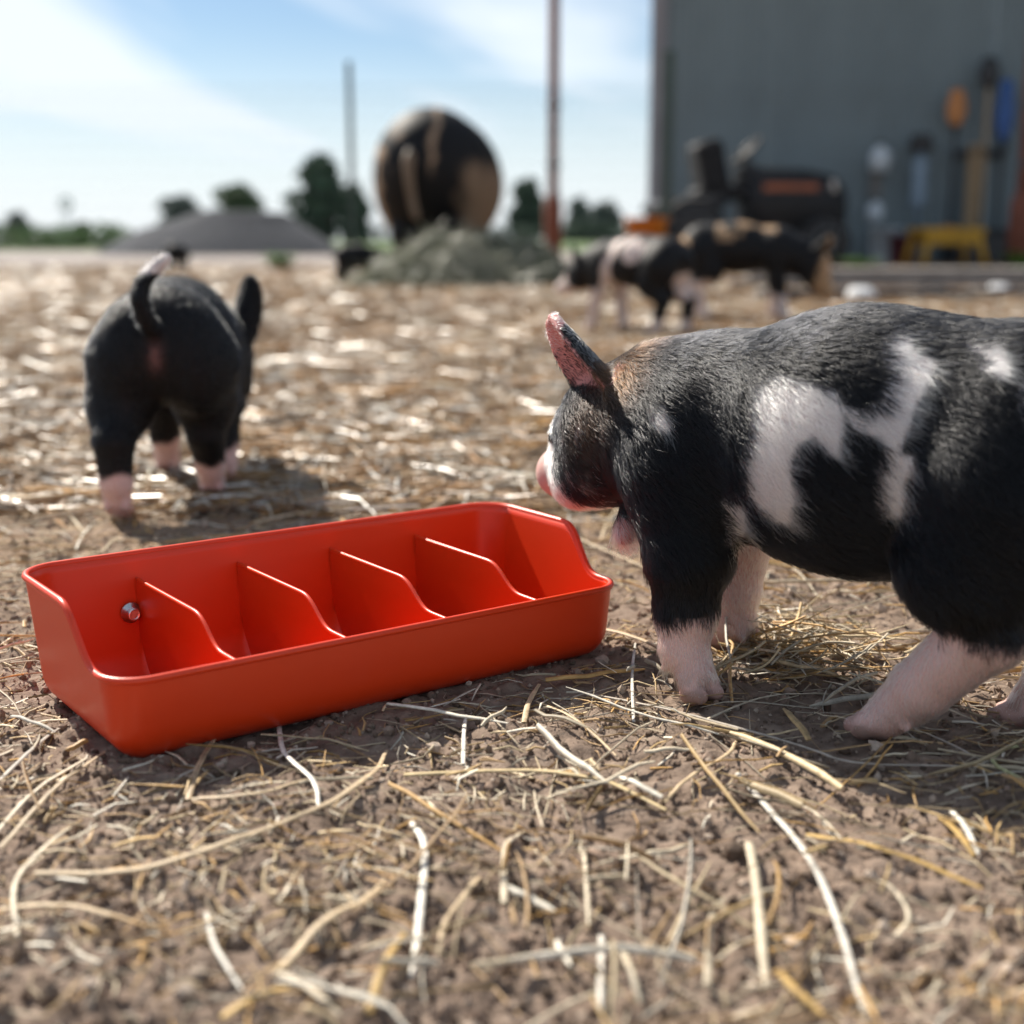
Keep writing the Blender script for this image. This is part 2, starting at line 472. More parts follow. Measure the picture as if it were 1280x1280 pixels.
# single stalks that stand out in the foreground
def stalk(pts, w, col, label, lift=0.003, group='single straw stalks on the bare soil', zs=None, sheen=0.42):
    P = [gnd(*p) for p in pts]
    n = 4 * len(P)
    # Catmull-Rom through the ground points
    K = np.array([[p.x, p.y] for p in P])
    K = np.vstack([2 * K[0] - K[1], K, 2 * K[-1] - K[-2]])
    out = []
    for i in range(1, len(K) - 2):
        for t in np.linspace(0, 1, 7, endpoint=(i == len(K) - 3)):
            a, b_, c, d = K[i - 1], K[i], K[i + 1], K[i + 2]
            out.append(0.5 * (2 * b_ + (c - a) * t + (2 * a - 5 * b_ + 4 * c - d) * t * t + (3 * b_ - a - 3 * c + d) * t ** 3))
    out = np.array(out)
    g = ground_h(out[:, 0], out[:, 1])
    g = np.convolve(np.pad(g, 3, mode='edge'), np.ones(7) / 7, 'valid')
    L = np.linspace(0, 1, len(out))
    z = np.maximum(g + w * 0.4 + lift * (0.4 + 0.6 * np.sin(L * 3.1)), ground_h(out[:, 0], out[:, 1]) + w * 0.35)
    w = w * 0.85
    r = 0.5 * w * np.interp(L, [0, 0.8, 1], [1, 0.9, 0.55]) * (1 + 0.10 * vnoise(L * 9 + w * 9e4, L * 0))
    sd = 9
    V, F, n = tube_arrays(np.column_stack([out, z]), r, sd, 0.38)
    jit = rng.uniform(0.62, 1.22, (1, sd, 1)) * rng.uniform(0.9, 1.1, (n, 1, 1))
    node = 1 - 0.45 * np.exp(-((L - rng.uniform(0.25, 0.75)) / 0.012) ** 2)      # a dark joint on the stem
    C = np.clip(np.array(col)[None, None] * jit * node[:, None, None], 0, 0.9).reshape(-1, 3)
    o = npmesh('straw_stalk', V, F, None, straw_dull_m, True, C)
    return tag(o, label, 'straw', group)
TAN, PALE, GOLD, WHITE, GREY, GREEN = (0.56, 0.42, 0.26), (0.66, 0.56, 0.41), (0.56, 0.36, 0.12), (0.74, 0.69, 0.60), (0.46, 0.40, 0.33), (0.42, 0.42, 0.22)
near_lbl = 'single dry straw stalk lying loose on the bare soil'
ST = [
 ([(45, 1108), (180, 1105), (300, 1075), (420, 1025), (465, 985), (483, 945)], 0.0036, TAN, 'long bent tan straw stalk lying on the soil below the trough middle'),
 ([(0, 1142), (90, 1148), (175, 1162)], 0.0030, TAN, near_lbl),
 ([(22, 1180), (20, 1120), (55, 1075), (100, 1035)], 0.0022, PALE, near_lbl),
 ([(236, 1020), (252, 970), (272, 928)], 0.0030, TAN, near_lbl),
 ([(240, 1018), (320, 1022), (390, 995)], 0.0026, TAN, near_lbl),
 ([(348, 908), (358, 965), (393, 1005), (399, 1030)], 0.0024, WHITE, 'curved whitish straw stalk poking out from under the red trough'),
 ([(515, 1040), (531, 1080), (525, 1160), (515, 1230)], 0.0030, WHITE, near_lbl),
 ([(352, 1222), (400, 1180), (455, 1145), (481, 1108)], 0.0036, TAN, near_lbl),
 ([(278, 1282), (362, 1245)], 0.0030, GOLD, near_lbl),
 ([(345, 1226), (425, 1280)], 0.0030, PALE, near_lbl),
 ([(460, 1276), (480, 1230), (506, 1180)], 0.0034, GOLD, near_lbl),
 ([(258, 1148), (270, 1200), (302, 1245)], 0.0020, WHITE, near_lbl),
 ([(505, 985), (640, 979), (750, 992), (832, 1022)], 0.0034, (0.6, 0.46, 0.25), 'straight golden straw stalk lying across the soil in front of the trough'),
 ([(728, 872), (850, 900), (1000, 943), (1080, 960), (1232, 972)], 0.0022, GREY, 'very long thin straw stalk stretching past the hooves of the near piglet'),
 ([(922, 972), (985, 1050), (1040, 1150), (1080, 1275)], 0.0030, WHITE, 'long whitish straw stalk lying on the open soil before the near piglet'),
 ([(936, 1068), (945, 1130), (958, 1245)], 0.0038, PALE, near_lbl),
 ([(1008, 1050), (1100, 1080), (1226, 1124)], 0.0034, GOLD, 'stiff golden brown straw stalk lying alone on open soil'),
 ([(830, 1010), (860, 985), (908, 955), (920, 932)], 0.0022, TAN, near_lbl),
 ([(0, 1068), (60, 1012), (132, 955)], 0.0026, TAN, near_lbl),
 ([(-10, 1050), (50, 1000), (110, 962)], 0.0022, PALE, near_lbl),
 ([(0, 985), (40, 955), (75, 925)], 0.0024, GREY, near_lbl),
 ([(733, 790), (800, 815), (848, 832)], 0.0036, TAN, 'straw stalk sticking out beneath the far end of the red trough'),
 ([(1176, 1028), (1216, 1085)], 0.0030, GOLD, near_lbl),
 ([(1190, 1020), (1222, 1078)], 0.0026, WHITE, near_lbl),
 ([(985, 1002), (1020, 1025), (1052, 1052)], 0.0016, PALE, near_lbl),
 ([(730, 1068), (736, 1160)], 0.0020, PALE, near_lbl),
 ([(752, 1172), (750, 1275)], 0.0022, WHITE, near_lbl),
 ([(778, 1190), (790, 1240), (800, 1262)], 0.0024, PALE, near_lbl),
 ([(884, 1240), (888, 1165), (906, 1128)], 0.0026, PALE, near_lbl),
 ([(972, 1222), (990, 1255), (1030, 1285)], 0.0032, GOLD, near_lbl),
 ([(1290, 948), (1248, 958), (1243, 975), (1290, 1002)], 0.0026, GREEN, 'greenish curled hay stem looped on the soil beside the hind hooves'),
 ([(1090, 888), (1160, 928), (1238, 972)], 0.0018, GREY, near_lbl),
 ([(630, 1140), (632, 1080), (655, 1045)], 0.0024, PALE, near_lbl),
 ([(655, 915), (662, 890), (674, 866)], 0.0030, TAN, near_lbl),
 ([(579, 968), (580, 930), (583, 900)], 0.0022, WHITE, near_lbl),
 ([(792, 908), (790, 860), (794, 815)], 0.0018, WHITE, near_lbl),
 ([(670, 885), (720, 915), (772, 952)], 0.0020, TAN, near_lbl),
 ([(1010, 690), (1060, 700), (1120, 690)], 0.0040, TAN, near_lbl),
 ([(365, 525), (395, 572), (440, 600), (484, 645)], 0.0042, WHITE, 'bleached forked straw stalk lying on the litter behind the trough'),
 ([(395, 562), (470, 575), (560, 598)], 0.0042, PALE, near_lbl),
 ([(690, 668), (770, 700), (830, 722)], 0.0030, TAN, near_lbl),
 ([(880, 905), (960, 880), (1030, 868)], 0.0016, PALE, near_lbl),
 ([(1030, 905), (1080, 895), (1140, 880)], 0.0015, TAN, near_lbl),
 ([(600, 1110), (560, 1160), (548, 1200)], 0.0022, TAN, near_lbl),
 ([(1120, 1180), (1135, 1160), (1110, 1130), (1070, 1120)], 0.0018, PALE, near_lbl),
]
WORD = {TAN: 'tan', PALE: 'pale', GOLD: 'golden', WHITE: 'whitish', GREY: 'greyish'}
for (p_, w_, c_, l_) in ST:
    if l_ is near_lbl:
        k_ = 'thin' if w_ < 0.0023 else 'thick'
        stalk(p_, w_, c_, 'single %s %s straw stalk lying loose on the soil' % (k_, WORD[c_]), group='%s %s straw stalks' % (k_, WORD[c_]))
    else:
        stalk(p_, w_, c_, l_)

# ------------------------------------------------------------------ red feed trough
def plastic():
    m = material('red_plastic', (0.70, 0.042, 0.004), 0.36, bump=(60, 0.03, 0.002), spec=0.5)
    return m
red_m = plastic()
trough = empty('feed_trough', (*TRO, 0.0), TRA)
tag(trough, 'orange red plastic feed trough with four dividers lying on the straw', 'trough')
TL, TW, HF, HB, RAD, FIL = TRL, TRW, 0.0370, 0.0595, 0.015, 0.017
def smooth01(t):
    t = np.clip(t, 0, 1); return t * t * (3 - 2 * t)
def rim_h(v, lo=HF, hi=HB, a=0.14, b=0.49):
    t = np.clip((v / TW - a) / (b - a), 0, 1)
    return lo + (hi - lo) * smooth01(smooth01(t))
def loop(off, m=10):
    """rounded rectangle, counter-clockwise, pushed outward by off"""
    r = RAD + max(off, -RAD + 0.002)
    x0, x1, y0, y1 = -off, TL + off, -off, TW + off
    pts = []
    for (cx, cy, a0) in ((x1 - r, y0 + r, -90), (x1 - r, y1 - r, 0), (x0 + r, y1 - r, 90), (x0 + r, y0 + r, 180)):
        for k in range(m + 1):
            a = R(a0 + 90 * k / m)
            pts.append((cx + r * math.cos(a), cy + r * math.sin(a)))
    # refine the straight stretches
    out = []
    for i, p in enumerate(pts):
        q = pts[(i + 1) % len(pts)]
        d = math.dist(p, q)
        k = max(1, int(d / (0.0013 if abs(q[1] - p[1]) > abs(q[0] - p[0]) else 0.006)))
        for j in range(k):
            out.append((p[0] + (q[0] - p[0]) * j / k, p[1] + (q[1] - p[1]) * j / k))
    return np.array(out)
base = loop(0.0)
nb = len(base)
cen = np.array([TL / 2, TW / 2])
def shell(inset):
    """rings from the floor outwards and up the wall to the swept rim"""
    rings = []
    nrm = np.roll(base, -1, 0) - np.roll(base, 1, 0)
    nrm = np.stack([nrm[:, 1], -nrm[:, 0]], 1); nrm /= np.linalg.norm(nrm, axis=1)[:, None]
    hh = rim_h(np.clip(base[:, 1], 0, TW))
    fz = inset
    for f in (0.0, 0.5, 0.85):
        ring = cen + (base - nrm * FIL - cen) * f
        rings.append(np.column_stack([ring, np.full(nb, fz)]))
    for a in np.linspace(0, 90, 9):
        off = -FIL + (FIL - inset) * math.sin(R(a))
        z = fz + (FIL - inset) * (1 - math.cos(R(a)))
        rings.append(np.column_stack([base + nrm * (off - 0.001), np.full(nb, z)]))
    for t in np.linspace(0.08, 1, 12):
        z = FIL + (hh - FIL) * t
        out = -inset - 0.001 + 0.004 * (z - FIL) / (HB - FIL)
        rings.append(np.column_stack([base + nrm * out[:, None], z]))
    return rings, nrm, hh
ro, nrm, hh = shell(0.0)
ri, _, _ = shell(0.0018)
allr = ro + ri[::-1]
V = np.vstack(allr); F = []
for k in range(len(allr) - 1):
    for j in range(nb):
        a, b = k * nb + j, k * nb + (j + 1) % nb
        F.append((a, b, b + nb, a + nb))
tub = npmesh('tub', V, F, trough, red_m)
# rolled rim
out = -0.0009 - 0.001 + 0.004 * (hh - FIL) / (HB - FIL)
rp = np.column_stack([base + nrm * (out + 0.0006)[:, None], hh])
Vr, Fr, n_ = tube_arrays(np.vstack([rp, rp[:2]]), 0.0016, 8)
npmesh('rim', Vr, Fr, trough, red_m)
# four dividers, each a thin plate with a swept front
for k in range(1, 5):
    u = TL * k / 5
    vs = np.linspace(0.0012, TW - 0.0012, 60)
    top = rim_h(vs, HF - 0.0006, 0.0480, 0.10, 0.42)
    bot = np.where(vs < 0.02, 0.0025 + 0.018 * ((0.02 - vs) / 0.0165) ** 2, np.where(vs > TW - 0.02, 0.0025 + 0.018 * ((vs - TW + 0.02) / 0.0165) ** 2, 0.0025))
    bot = np.minimum(bot, top - 0.002)
    VV = []
    for th_ in (-0.0008, 0.0008):
        for v, tt, bb in zip(vs, top, bot): VV += [(u + th_, v, bb), (u + th_, v, tt)]
    n2 = len(vs) * 2; FF = []
    for i in range(len(vs) - 1):
        a = 2 * i
        FF += [(a, a + 1, a + 3, a + 2), (n2 + a + 2, n2 + a + 3, n2 + a + 1, n2 + a), (a + 1, n2 + a + 1, n2 + a + 3, a + 3)]
    d = npmesh('divider', VV, FF, trough, red_m, False)
    tp = np.column_stack([np.full(len(vs), u), vs, top])
    tube('divider_bead', tp, 0.0011, d, red_m, 6)
steel_m = material('zinc_steel', (0.62, 0.62, 0.62), 0.32, 1.0, bump=(400, 0.2, 0.0005))
bolt = lathe('bolt', [(0.0048, 0), (0.0048, 0.0006), (0.0030, 0.0010), (0.0032, 0.0042), (0.0022, 0.0050), (0.0018, 0.0044)], (0.0455, TW - 0.0028, 0.0335), (0, -1, 0), trough, steel_m, 20)

# ------------------------------------------------------------------ pigs: smooth blend of joints, turned into one continuous skin
def smin(a, b, k):
    h = np.clip(0.5 + 0.5 * (b - a) / k, 0, 1)
    return b + (a - b) * h - k * h * (1 - h)
def sd_prim(P, pr):
    kind = pr[0]
    if kind == 'cone':
        a, b = np.array(pr[1], np.float32), np.array(pr[2], np.float32); ra, rb = pr[3], pr[4]
        fl = pr[6] if len(pr) > 6 else 1.0           # lateral flattening
        d = P - a; ba = b - a
        t = np.clip((d @ ba) / (ba @ ba), 0, 1)
        v = d - t[..., None] * ba
        if fl != 1.0: v = v * np.array([1, 1 / fl, 1], np.float32)
        return np.sqrt((v * v).sum(-1)) - (ra + (rb - ra) * t)
    if kind == 'ell':
        c, r = np.array(pr[1], np.float32), np.array(pr[2], np.float32)
        d = P - c
        k0 = np.sqrt(((d / r) ** 2).sum(-1)) + 1e-6; k1 = np.sqrt(((d / r ** 2) ** 2).sum(-1)) + 1e-6
        return k0 * (k0 - 1) / k1
    if kind == 'ear':                                 # cupped leaf: base, tip, opening normal, half width, thickness
        a, b, nrm_ = [np.array(v, np.float32) for v in pr[1:4]]; hw, th = pr[4], pr[5]
        L = b - a; ln = np.sqrt(L @ L); L = L / ln
        nrm_ = nrm_ - L * (nrm_ @ L); nrm_ /= np.sqrt(nrm_ @ nrm_)
        W = np.cross(L, nrm_)
        d = P - a
        l, w, n = d @ L, d @ W, d @ nrm_
        s = np.clip(l / ln, -0.15, 1.0)
        half = hw * np.sqrt(np.clip(1 - np.abs((s - 0.30) / 0.72) ** 2.2, 0.001, 1))
        cup = (0.55 / hw) * w * w
        q = n - cup
        dw = np.maximum(np.abs(w) - half, 0); dl = np.maximum(np.maximum(l - ln, -l - 0.15 * ln), 0)
        return np.sqrt(dw ** 2 + dl ** 2 + q ** 2 * 0.6) - th
def field(P, prims):
    d = None
    for pr in prims:
        s = sd_prim(P, pr)
        k = pr[5] if pr[0] == 'cone' else pr[-1]
        d = s if d is None else smin(d, s, k)
    return d
def surface_nets(F, o, h):
    s = F < 0
    nx_, ny_, nz_ = F.shape
    cnt = np.zeros((nx_ - 1, ny_ - 1, nz_ - 1), np.int8)
    for a in (0, 1):
        for b in (0, 1):
            for c in (0, 1):
                cnt += s[a:nx_ - 1 + a, b:ny_ - 1 + b, c:nz_ - 1 + c]
    act = (cnt > 0) & (cnt < 8)
    I = np.argwhere(act)
    idx = -np.ones(act.shape, np.int64); idx[act] = np.arange(len(I))
    acc = np.zeros((len(I), 3)); num = np.zeros(len(I))
    cor = [np.array(c) for c in np.ndindex(2, 2, 2)]
    for p in cor:
        for ax in range(3):
            if p[ax]: continue
            q = p.copy(); q[ax] = 1
            fa = F[tuple((I + p).T)]; fb = F[tuple((I + q).T)]
            m = (fa < 0) != (fb < 0)
            t = fa[m] / (fa[m] - fb[m])
            pos = np.repeat(p[None].astype(float), m.sum(), 0); pos[:, ax] = t
            acc[m] += pos; num[m] += 1
    V = (I + acc / num[:, None]) * h + o
    quads = []
    for ax in range(3):
        sl0 = [slice(None)] * 3; sl1 = [slice(None)] * 3
        sl0[ax] = slice(0, -1); sl1[ax] = slice(1, None)
        ch = s[tuple(sl0)] != s[tuple(sl1)]
        E = np.argwhere(ch)
        u, v = (ax + 1) % 3, (ax + 2) % 3
        ok = (E[:, u] > 0) & (E[:, v] > 0) & (E[:, u] < F.shape[u] - 1) & (E[:, v] < F.shape[v] - 1)
        E = E[ok]
        du = np.zeros(3, int); du[u] = 1; dv = np.zeros(3, int); dv[v] = 1
        c0 = idx[tuple((E - du - dv).T)]; c1 = idx[tuple((E - dv).T)]; c2 = idx[tuple(E.T)]; c3 = idx[tuple((E - du).T)]
        inside = s[tuple(E.T)]
        q = np.stack([c0, c1, c2, c3], 1)
        q[~inside] = q[~inside][:, ::-1]
        quads.append(q)
    return V, np.vstack(quads)
def skin(prims, h):
    pts = []
    for pr in prims:
        if pr[0] == 'cone': pts += [np.array(pr[1]) + s * max(pr[3], pr[4]) for s in (-1.1, 1.1)] + [np.array(pr[2]) + s * max(pr[3], pr[4]) for s in (-1.1, 1.1)]
        elif pr[0] == 'ell': pts += [np.array(pr[1]) - np.array(pr[2]), np.array(pr[1]) + np.array(pr[2])]
        else: pts += [np.array(pr[1]) - 0.02, np.array(pr[2]) + 0.012, np.array(pr[2]) - 0.012]
    pts = np.array(pts); lo, hi = pts.min(0) - 3 * h, pts.max(0) + 3 * h
    n = np.ceil((hi - lo) / h).astype(int) + 1
    ax = [lo[i] + h * np.arange(n[i]) for i in range(3)]
    G = np.stack(np.meshgrid(*ax, indexing='ij'), -1).astype(np.float32)
    Fv = np.concatenate([field(G[i:i + 12], prims) for i in range(0, n[0], 12)], 0)
    V, Qd = surface_nets(Fv, lo, h)
    V = V.astype(np.float32)
    e = h * 0.35
    for it in range(3):
        f = field(V, prims)
        g = np.stack([(field(V + np.eye(3, dtype=np.float32)[i] * e, prims) - field(V - np.eye(3, dtype=np.float32)[i] * e, prims)) / (2 * e) for i in range(3)], 1)
        V = V - np.clip(f / np.maximum((g * g).sum(1), 0.15), -h, h)[:, None] * g
    g /= np.linalg.norm(g, axis=1)[:, None] + 1e-9
    return V, Qd, g

def leg(prims, joints, rad, toe_dir, kk=0.010, spread=0.0050):
    for (a, b, ra, rb) in zip(joints[:-1], joints[1:], rad[:-1], rad[1:]):
        prims.append(('cone', a, b, ra, rb, kk if ra > 0.022 else 0.35 * rb))
    f = np.array(joints[-1]); td = np.array(toe_dir, float); td /= np.linalg.norm(td)
    side = np.cross(td, (0, 0, 1.0)); side /= np.linalg.norm(side) + 1e-9
    back = np.array([td[0], td[1], 0]); back = back / (np.linalg.norm(back) + 1e-9)
    for s in (-1, 1):
        a = f + side * s * spread * 0.75
        b = f + td * 0.0075 + side * s * spread
        t_ = b + back * 0.0050 + np.array([0, 0, -0.0008])
        prims.append(('cone', tuple(a), tuple(b), rad[-1] * 0.66, 0.0056, 0.0016))
        prims.append(('cone', tuple(b), tuple(t_), 0.0054, 0.0034, 0.0008))
        c = f - back * 0.0070 + side * s * spread * 1.3 + np.array([0, 0, 0.0070])
        prims.append(('cone', tuple(c), tuple(c - back * 0.0045 - np.array([0, 0, 0.0060])), 0.0036, 0.0020, 0.0015))
def ear(prims, base, tip, nrm_, hw=0.0135, th=0.0019):
    prims.append(('ear', base, tip, nrm_, hw, th, 0.004))
def tail(prims, pts, r0=0.0058, r1=0.0022):
    K = np.array(pts, float); K = np.vstack([2 * K[0] - K[1], K, 2 * K[-1] - K[-2]]); out = []
    for i in range(1, len(K) - 2):
        for t in np.linspace(0, 1, 4, endpoint=(i == len(K) - 3)):
            a, b, c, d = K[i - 1:i + 3]
            out.append(tuple(0.5 * (2 * b + (c - a) * t + (2 * a - 5 * b + 4 * c - d) * t * t + (3 * b - a - 3 * c + d) * t ** 3)))
    pts = out
    n = len(pts)
    for i in range(n - 1):
        prims.append(('cone', pts[i], pts[i + 1], r0 + (r1 - r0) * i / (n - 1), r0 + (r1 - r0) * (i + 1) / (n - 1), 0.004))

def torso(prims, hc, st, fat=1.0, back=0.0, dz=0.0):
    f = fat; i0 = len(prims)
    prims.append(('cone', (-0.074, 0, 0.120 + back), (-0.010, 0, 0.117), 0.0495 * f, 0.0500 * f, 0.02, 0.96))
    prims.append(('cone', (-0.010, 0, 0.117), (0.062, 0, 0.113), 0.0500 * f, 0.0425 * f, 0.025, 0.96))
    prims.append(('ell', (-0.010, 0, 0.108), (0.055, 0.044 * f, 0.033), 0.015))
    for s in (-1, 1):
        prims.append(('ell', (-0.084, s * 0.025, 0.108), (0.031, 0.024, 0.042), 0.012))
        prims.append(('ell', (0.058, s * 0.025, 0.102), (0.025, 0.019, 0.034), 0.012))
    hc, st = np.array(hc, float), np.array(st, float)
    nk = np.array((0.062, 0, 0.114)) * 0.45 + hc * 0.55 + np.array((0, 0, 0.004))
    prims.append(('cone', (0.062, 0, 0.113), tuple(nk), 0.041, 0.034, 0.018))
    prims.append(('cone', tuple(nk), tuple(hc), 0.034, 0.0295, 0.012))
    ax = st - hc; ln = np.linalg.norm(ax); ax /= ln
    side = np.cross((0, 0, 1.0), ax); side /= np.linalg.norm(side)
    up = np.cross(ax, side)
    m1 = hc + ax * ln * 0.50 - up * 0.003
    prims.append(('cone', tuple(hc), tuple(m1), 0.0295, 0.0195, 0.012))
    prims.append(('cone', tuple(m1), tuple(st - ax * 0.004), 0.0180, 0.0120, 0.010))
    prims.append(('cone', tuple(st - ax * 0.004), tuple(st), 0.0128, 0.0132, 0.0025))
    for s in (-1, 1):                                     # jowls, brows
        j = hc + ax * ln * 0.22 - up * 0.014 + side * s * 0.014
        prims.append(('cone', tuple(j - ax * 0.008), tuple(j + ax * 0.010), 0.0165, 0.0140, 0.010))
        b = hc + ax * ln * 0.30 + up * 0.010 + side * s * 0.015
        prims.append(('cone', tuple(b), tuple(b + ax * 0.006), 0.0075, 0.006, 0.007))
    if dz:
        for i in range(i0, len(prims)):
            p_ = list(prims[i])
            for q in ((1, 2) if p_[0] == 'cone' else (1,)): p_[q] = (p_[q][0], p_[q][1], p_[q][2] + dz)
            prims[i] = tuple(p_)
        hc = hc + np.array((0, 0, dz))
    lj = hc + ax * ln * 0.35 - up * 0.014
    prims.append(('cone', tuple(lj), tuple(hc + ax * ln * 0.82 - up * 0.013), 0.013, 0.008, 0.008))
    return hc, ax, side, up, ln

skin_m = material('pig_skin', (0.5, 0.4, 0.35), 0.62, attr='Col', bump=(700, 0.35, 0.0006), spec=0.2, sss=0.12)
eye_m = material('eye_black', (0.01, 0.008, 0.007), 0.08)
hair_m = bpy.data.materials.new('pig_hair'); hair_m.use_nodes = True
hn = hair_m.node_tree; hn.nodes.clear()
ho = hn.nodes.new('ShaderNodeOutputMaterial'); hb = hn.nodes.new('ShaderNodeBsdfHairPrincipled')
hb.model = 'CHIANG'; hb.parametrization = 'COLOR'
ha = hn.nodes.new('ShaderNodeAttribute'); ha.attribute_name = 'haircol'
hn.links.new(ha.outputs['Color'], hb.inputs['Color']); hn.links.new(hb.outputs[0], ho.inputs['Surface'])
hb.inputs['Roughness'].default_value = 0.22
hb.inputs['Radial Roughness'].default_value = 0.30
hb.inputs['Random Roughness'].default_value = 0.2
hb.inputs['IOR'].default_value = 1.36

def coat_of(parent, V, Qd, Nn, count, colfn, lenfn, flowfn, rad=0.00013):
    A, B, C, D = [V[Qd[:, i]] for i in range(4)]
    area = np.linalg.norm(np.cross(C - A, D - B), axis=1) / 2
    f = rng.choice(len(Qd), count, p=area / area.sum())
    u, v = rng.uniform(0, 1, (2, count, 1))
    mixq = lambda X: (X[Qd[f, 0]] * (1 - u) + X[Qd[f, 1]] * u) * (1 - v) + (X[Qd[f, 3]] * (1 - u) + X[Qd[f, 2]] * u) * v
    P = mixq(V); n = mixq(Nn); n /= np.linalg.norm(n, axis=1)[:, None] + 1e-9
    fl = flowfn(P, n)
    fl = fl + rng.normal(0, 0.16, fl.shape)
    # clumping
    cl = np.stack([vnoise(P[:, 0] / 0.006 + 31 * k, P[:, 1] / 0.006, P[:, 2] / 0.006) for k in range(3)], 1)
    fl = fl + 0.26 * cl
    fl = fl - n * (fl * n).sum(1)[:, None]
    fl /= np.linalg.norm(fl, axis=1)[:, None] + 1e-9
    L = lenfn(P) * rng.uniform(0.6, 1.15, count)
    keep = L > 1e-4
    P, n, fl, L = P[keep], n[keep], fl[keep], L[keep]; count = len(P)
    lift = rng.uniform(0.18, 0.5, (count, 1))
    pts = []
    for t in (0, 0.35, 0.7, 1.0):
        pts.append(P - n * 0.0003 + L[:, None] * (fl * t + n * lift * (t - 0.55 * t * t)) )
    pts = np.stack(pts, 1)
    hc = bpy.data.hair_curves.new('coat')
    hc.add_curves([4] * count)
    hc.attributes['position'].data.foreach_set('vector', pts.reshape(-1).astype(np.float32))
    ra = hc.attributes.get('radius') or hc.attributes.new('radius', 'FLOAT', 'POINT')
    ra.data.foreach_set('value', np.tile(np.array([1, 0.9, 0.65, 0.15], np.float32) * rad, count))
    ca = hc.attributes.new('haircol', 'FLOAT_COLOR', 'CURVE')
    c = np.ones((count, 4), np.float32); c[:, :3] = colfn(P, n)
    ca.data.foreach_set('color', c.ravel())
    hc.materials.append(hair_m)
    o = bpy.data.objects.new('coat', hc); COL.objects.link(o); o.parent = parent
    return o

def sd_poly(p, poly):
    """signed distance to a polygon, negative inside"""
    poly = np.asarray(poly, float); n = len(poly)
    d = np.full(len(p), 1e18); ins = np.zeros(len(p), bool)
    for i in range(n):
        a, b = poly[i], poly[(i + 1) % n]
        e = b - a; w = p - a
        t = np.clip((w @ e) / (e @ e), 0, 1)
        d = np.minimum(d, ((w - t[:, None] * e) ** 2).sum(1))
        cnd = (a[1] > p[:, 1]) != (b[1] > p[:, 1])
        xi = a[0] + (p[:, 1] - a[1]) / (b[1] - a[1] + 1e-12) * e[0]
        ins ^= cnd & (p[:, 0] < xi)
    return np.sqrt(d) * np.where(ins, -1, 1)

BLACK, DSKIN = np.array((0.0040, 0.0043, 0.0055)), np.array((0.007, 0.007, 0.008))
PINK, WHITEH = np.array((0.64, 0.43, 0.385)), np.array((0.80, 0.785, 0.76))
PINKD = np.array((0.55, 0.26, 0.24))
BROWN = np.array((0.20, 0.095, 0.035))
def flow_default(P, n):
    f = np.tile(np.array([[-0.75, 0, -0.55]]), (len(P), 1))
    top = np.clip((P[:, 2] - 0.145) / 0.02, 0, 1)
    f[:, 2] = -0.55 * (1 - top); f[:, 0] = -0.75 - 0.25 * top
    lo = np.clip((0.075 - P[:, 2]) / 0.02, 0, 1) * (P[:, 0] < 0.1)
    f[:, 0] = f[:, 0] * (1 - lo) - 0.1 * lo; f[:, 2] = f[:, 2] * (1 - lo) - 1.0 * lo
    return f

def make_pig(label, origin, fwd, scale, prims, hd, white_fn, extra_fn=None, h=0.002, hairs=0, lenfn=None, group=None, name='piglet', hair_rad=0.00013, eyes=True):
    """white_fn(local points) -> 0..1 white; extra_fn(points, normals, rgb, hair?) tints"""
    yaw = math.atan2(fwd[1], fwd[0])
    if Vector(origin).length > 0.75: origin = (origin[0], origin[1], 0.004)   # stands on the trodden litter
    e = empty(name, origin, yaw); e.scale = (scale,) * 3
    tag(e, label, 'pig', group)
    V, Qd, Nn = skin(prims, h)
    def skincol(P, n):
        w = white_fn(P)[:, None]
        hi = np.clip((P[:, 2:3] - 0.055) / 0.02, 0, 1) if hairs else 0.7
        c = DSKIN * (1 - w) + (PINK * (1 - hi) + (np.array((0.54, 0.49, 0.47)) if hairs else np.array((0.62, 0.55, 0.51))) * hi) * w
        if extra_fn: c = extra_fn(P, n, c, False)
        return c
    def haircol(P, n):
        stk = (rng.uniform(-0.2, 1.0, len(P)) ** 2 + 0.5 * vnoise(P[:, 0] / 0.004, P[:, 1] / 0.004, P[:, 2] / 0.004))[:, None]
        w = white_fn(P + rng.normal(0, 0.0009, P.shape) + stk * np.array((0.0030, 0, 0.0026)) * (P[:, 2:3] > 0.06))[:, None]
        w = (rng.uniform(0, 1, w.shape) < w).astype(float)
        c = BLACK * (1 - w) + WHITEH * w
        c = c * rng.uniform(0.75, 1.2, (len(P), 1))
        if extra_fn: c = extra_fn(P, n, c, True)
        return np.clip(c, 0.001, 0.95)
    npmesh('body', V, Qd, e, skin_m, True, np.clip(skincol(V, Nn), 0, 1))
    hc, ax, side, up, ln = hd
    if eyes:
        for s in (-1, 1):
            c = hc + ax * ln * 0.40 + up * 0.008
            for k in range(60):                                   # out to the skin
                if field((c + side * s * 0.0006)[None].astype(np.float32), prims)[0] > 0: break
                c = c + side * s * 0.0006
            c = c - side * s * 0.0012
            bm = bmesh.new(); bmesh.ops.create_uvsphere(bm, u_segments=14, v_segments=10, radius=0.0036)
            bmesh.ops.translate(bm, vec=c, verts=bm.verts)
            bmobj('eye', bm, e, eye_m, True)
    if hairs:
        coat_of(e, V, Qd, Nn, hairs, haircol, lenfn or (lambda P: np.full(len(P), 0.006)), flow_default, hair_rad)
    return e

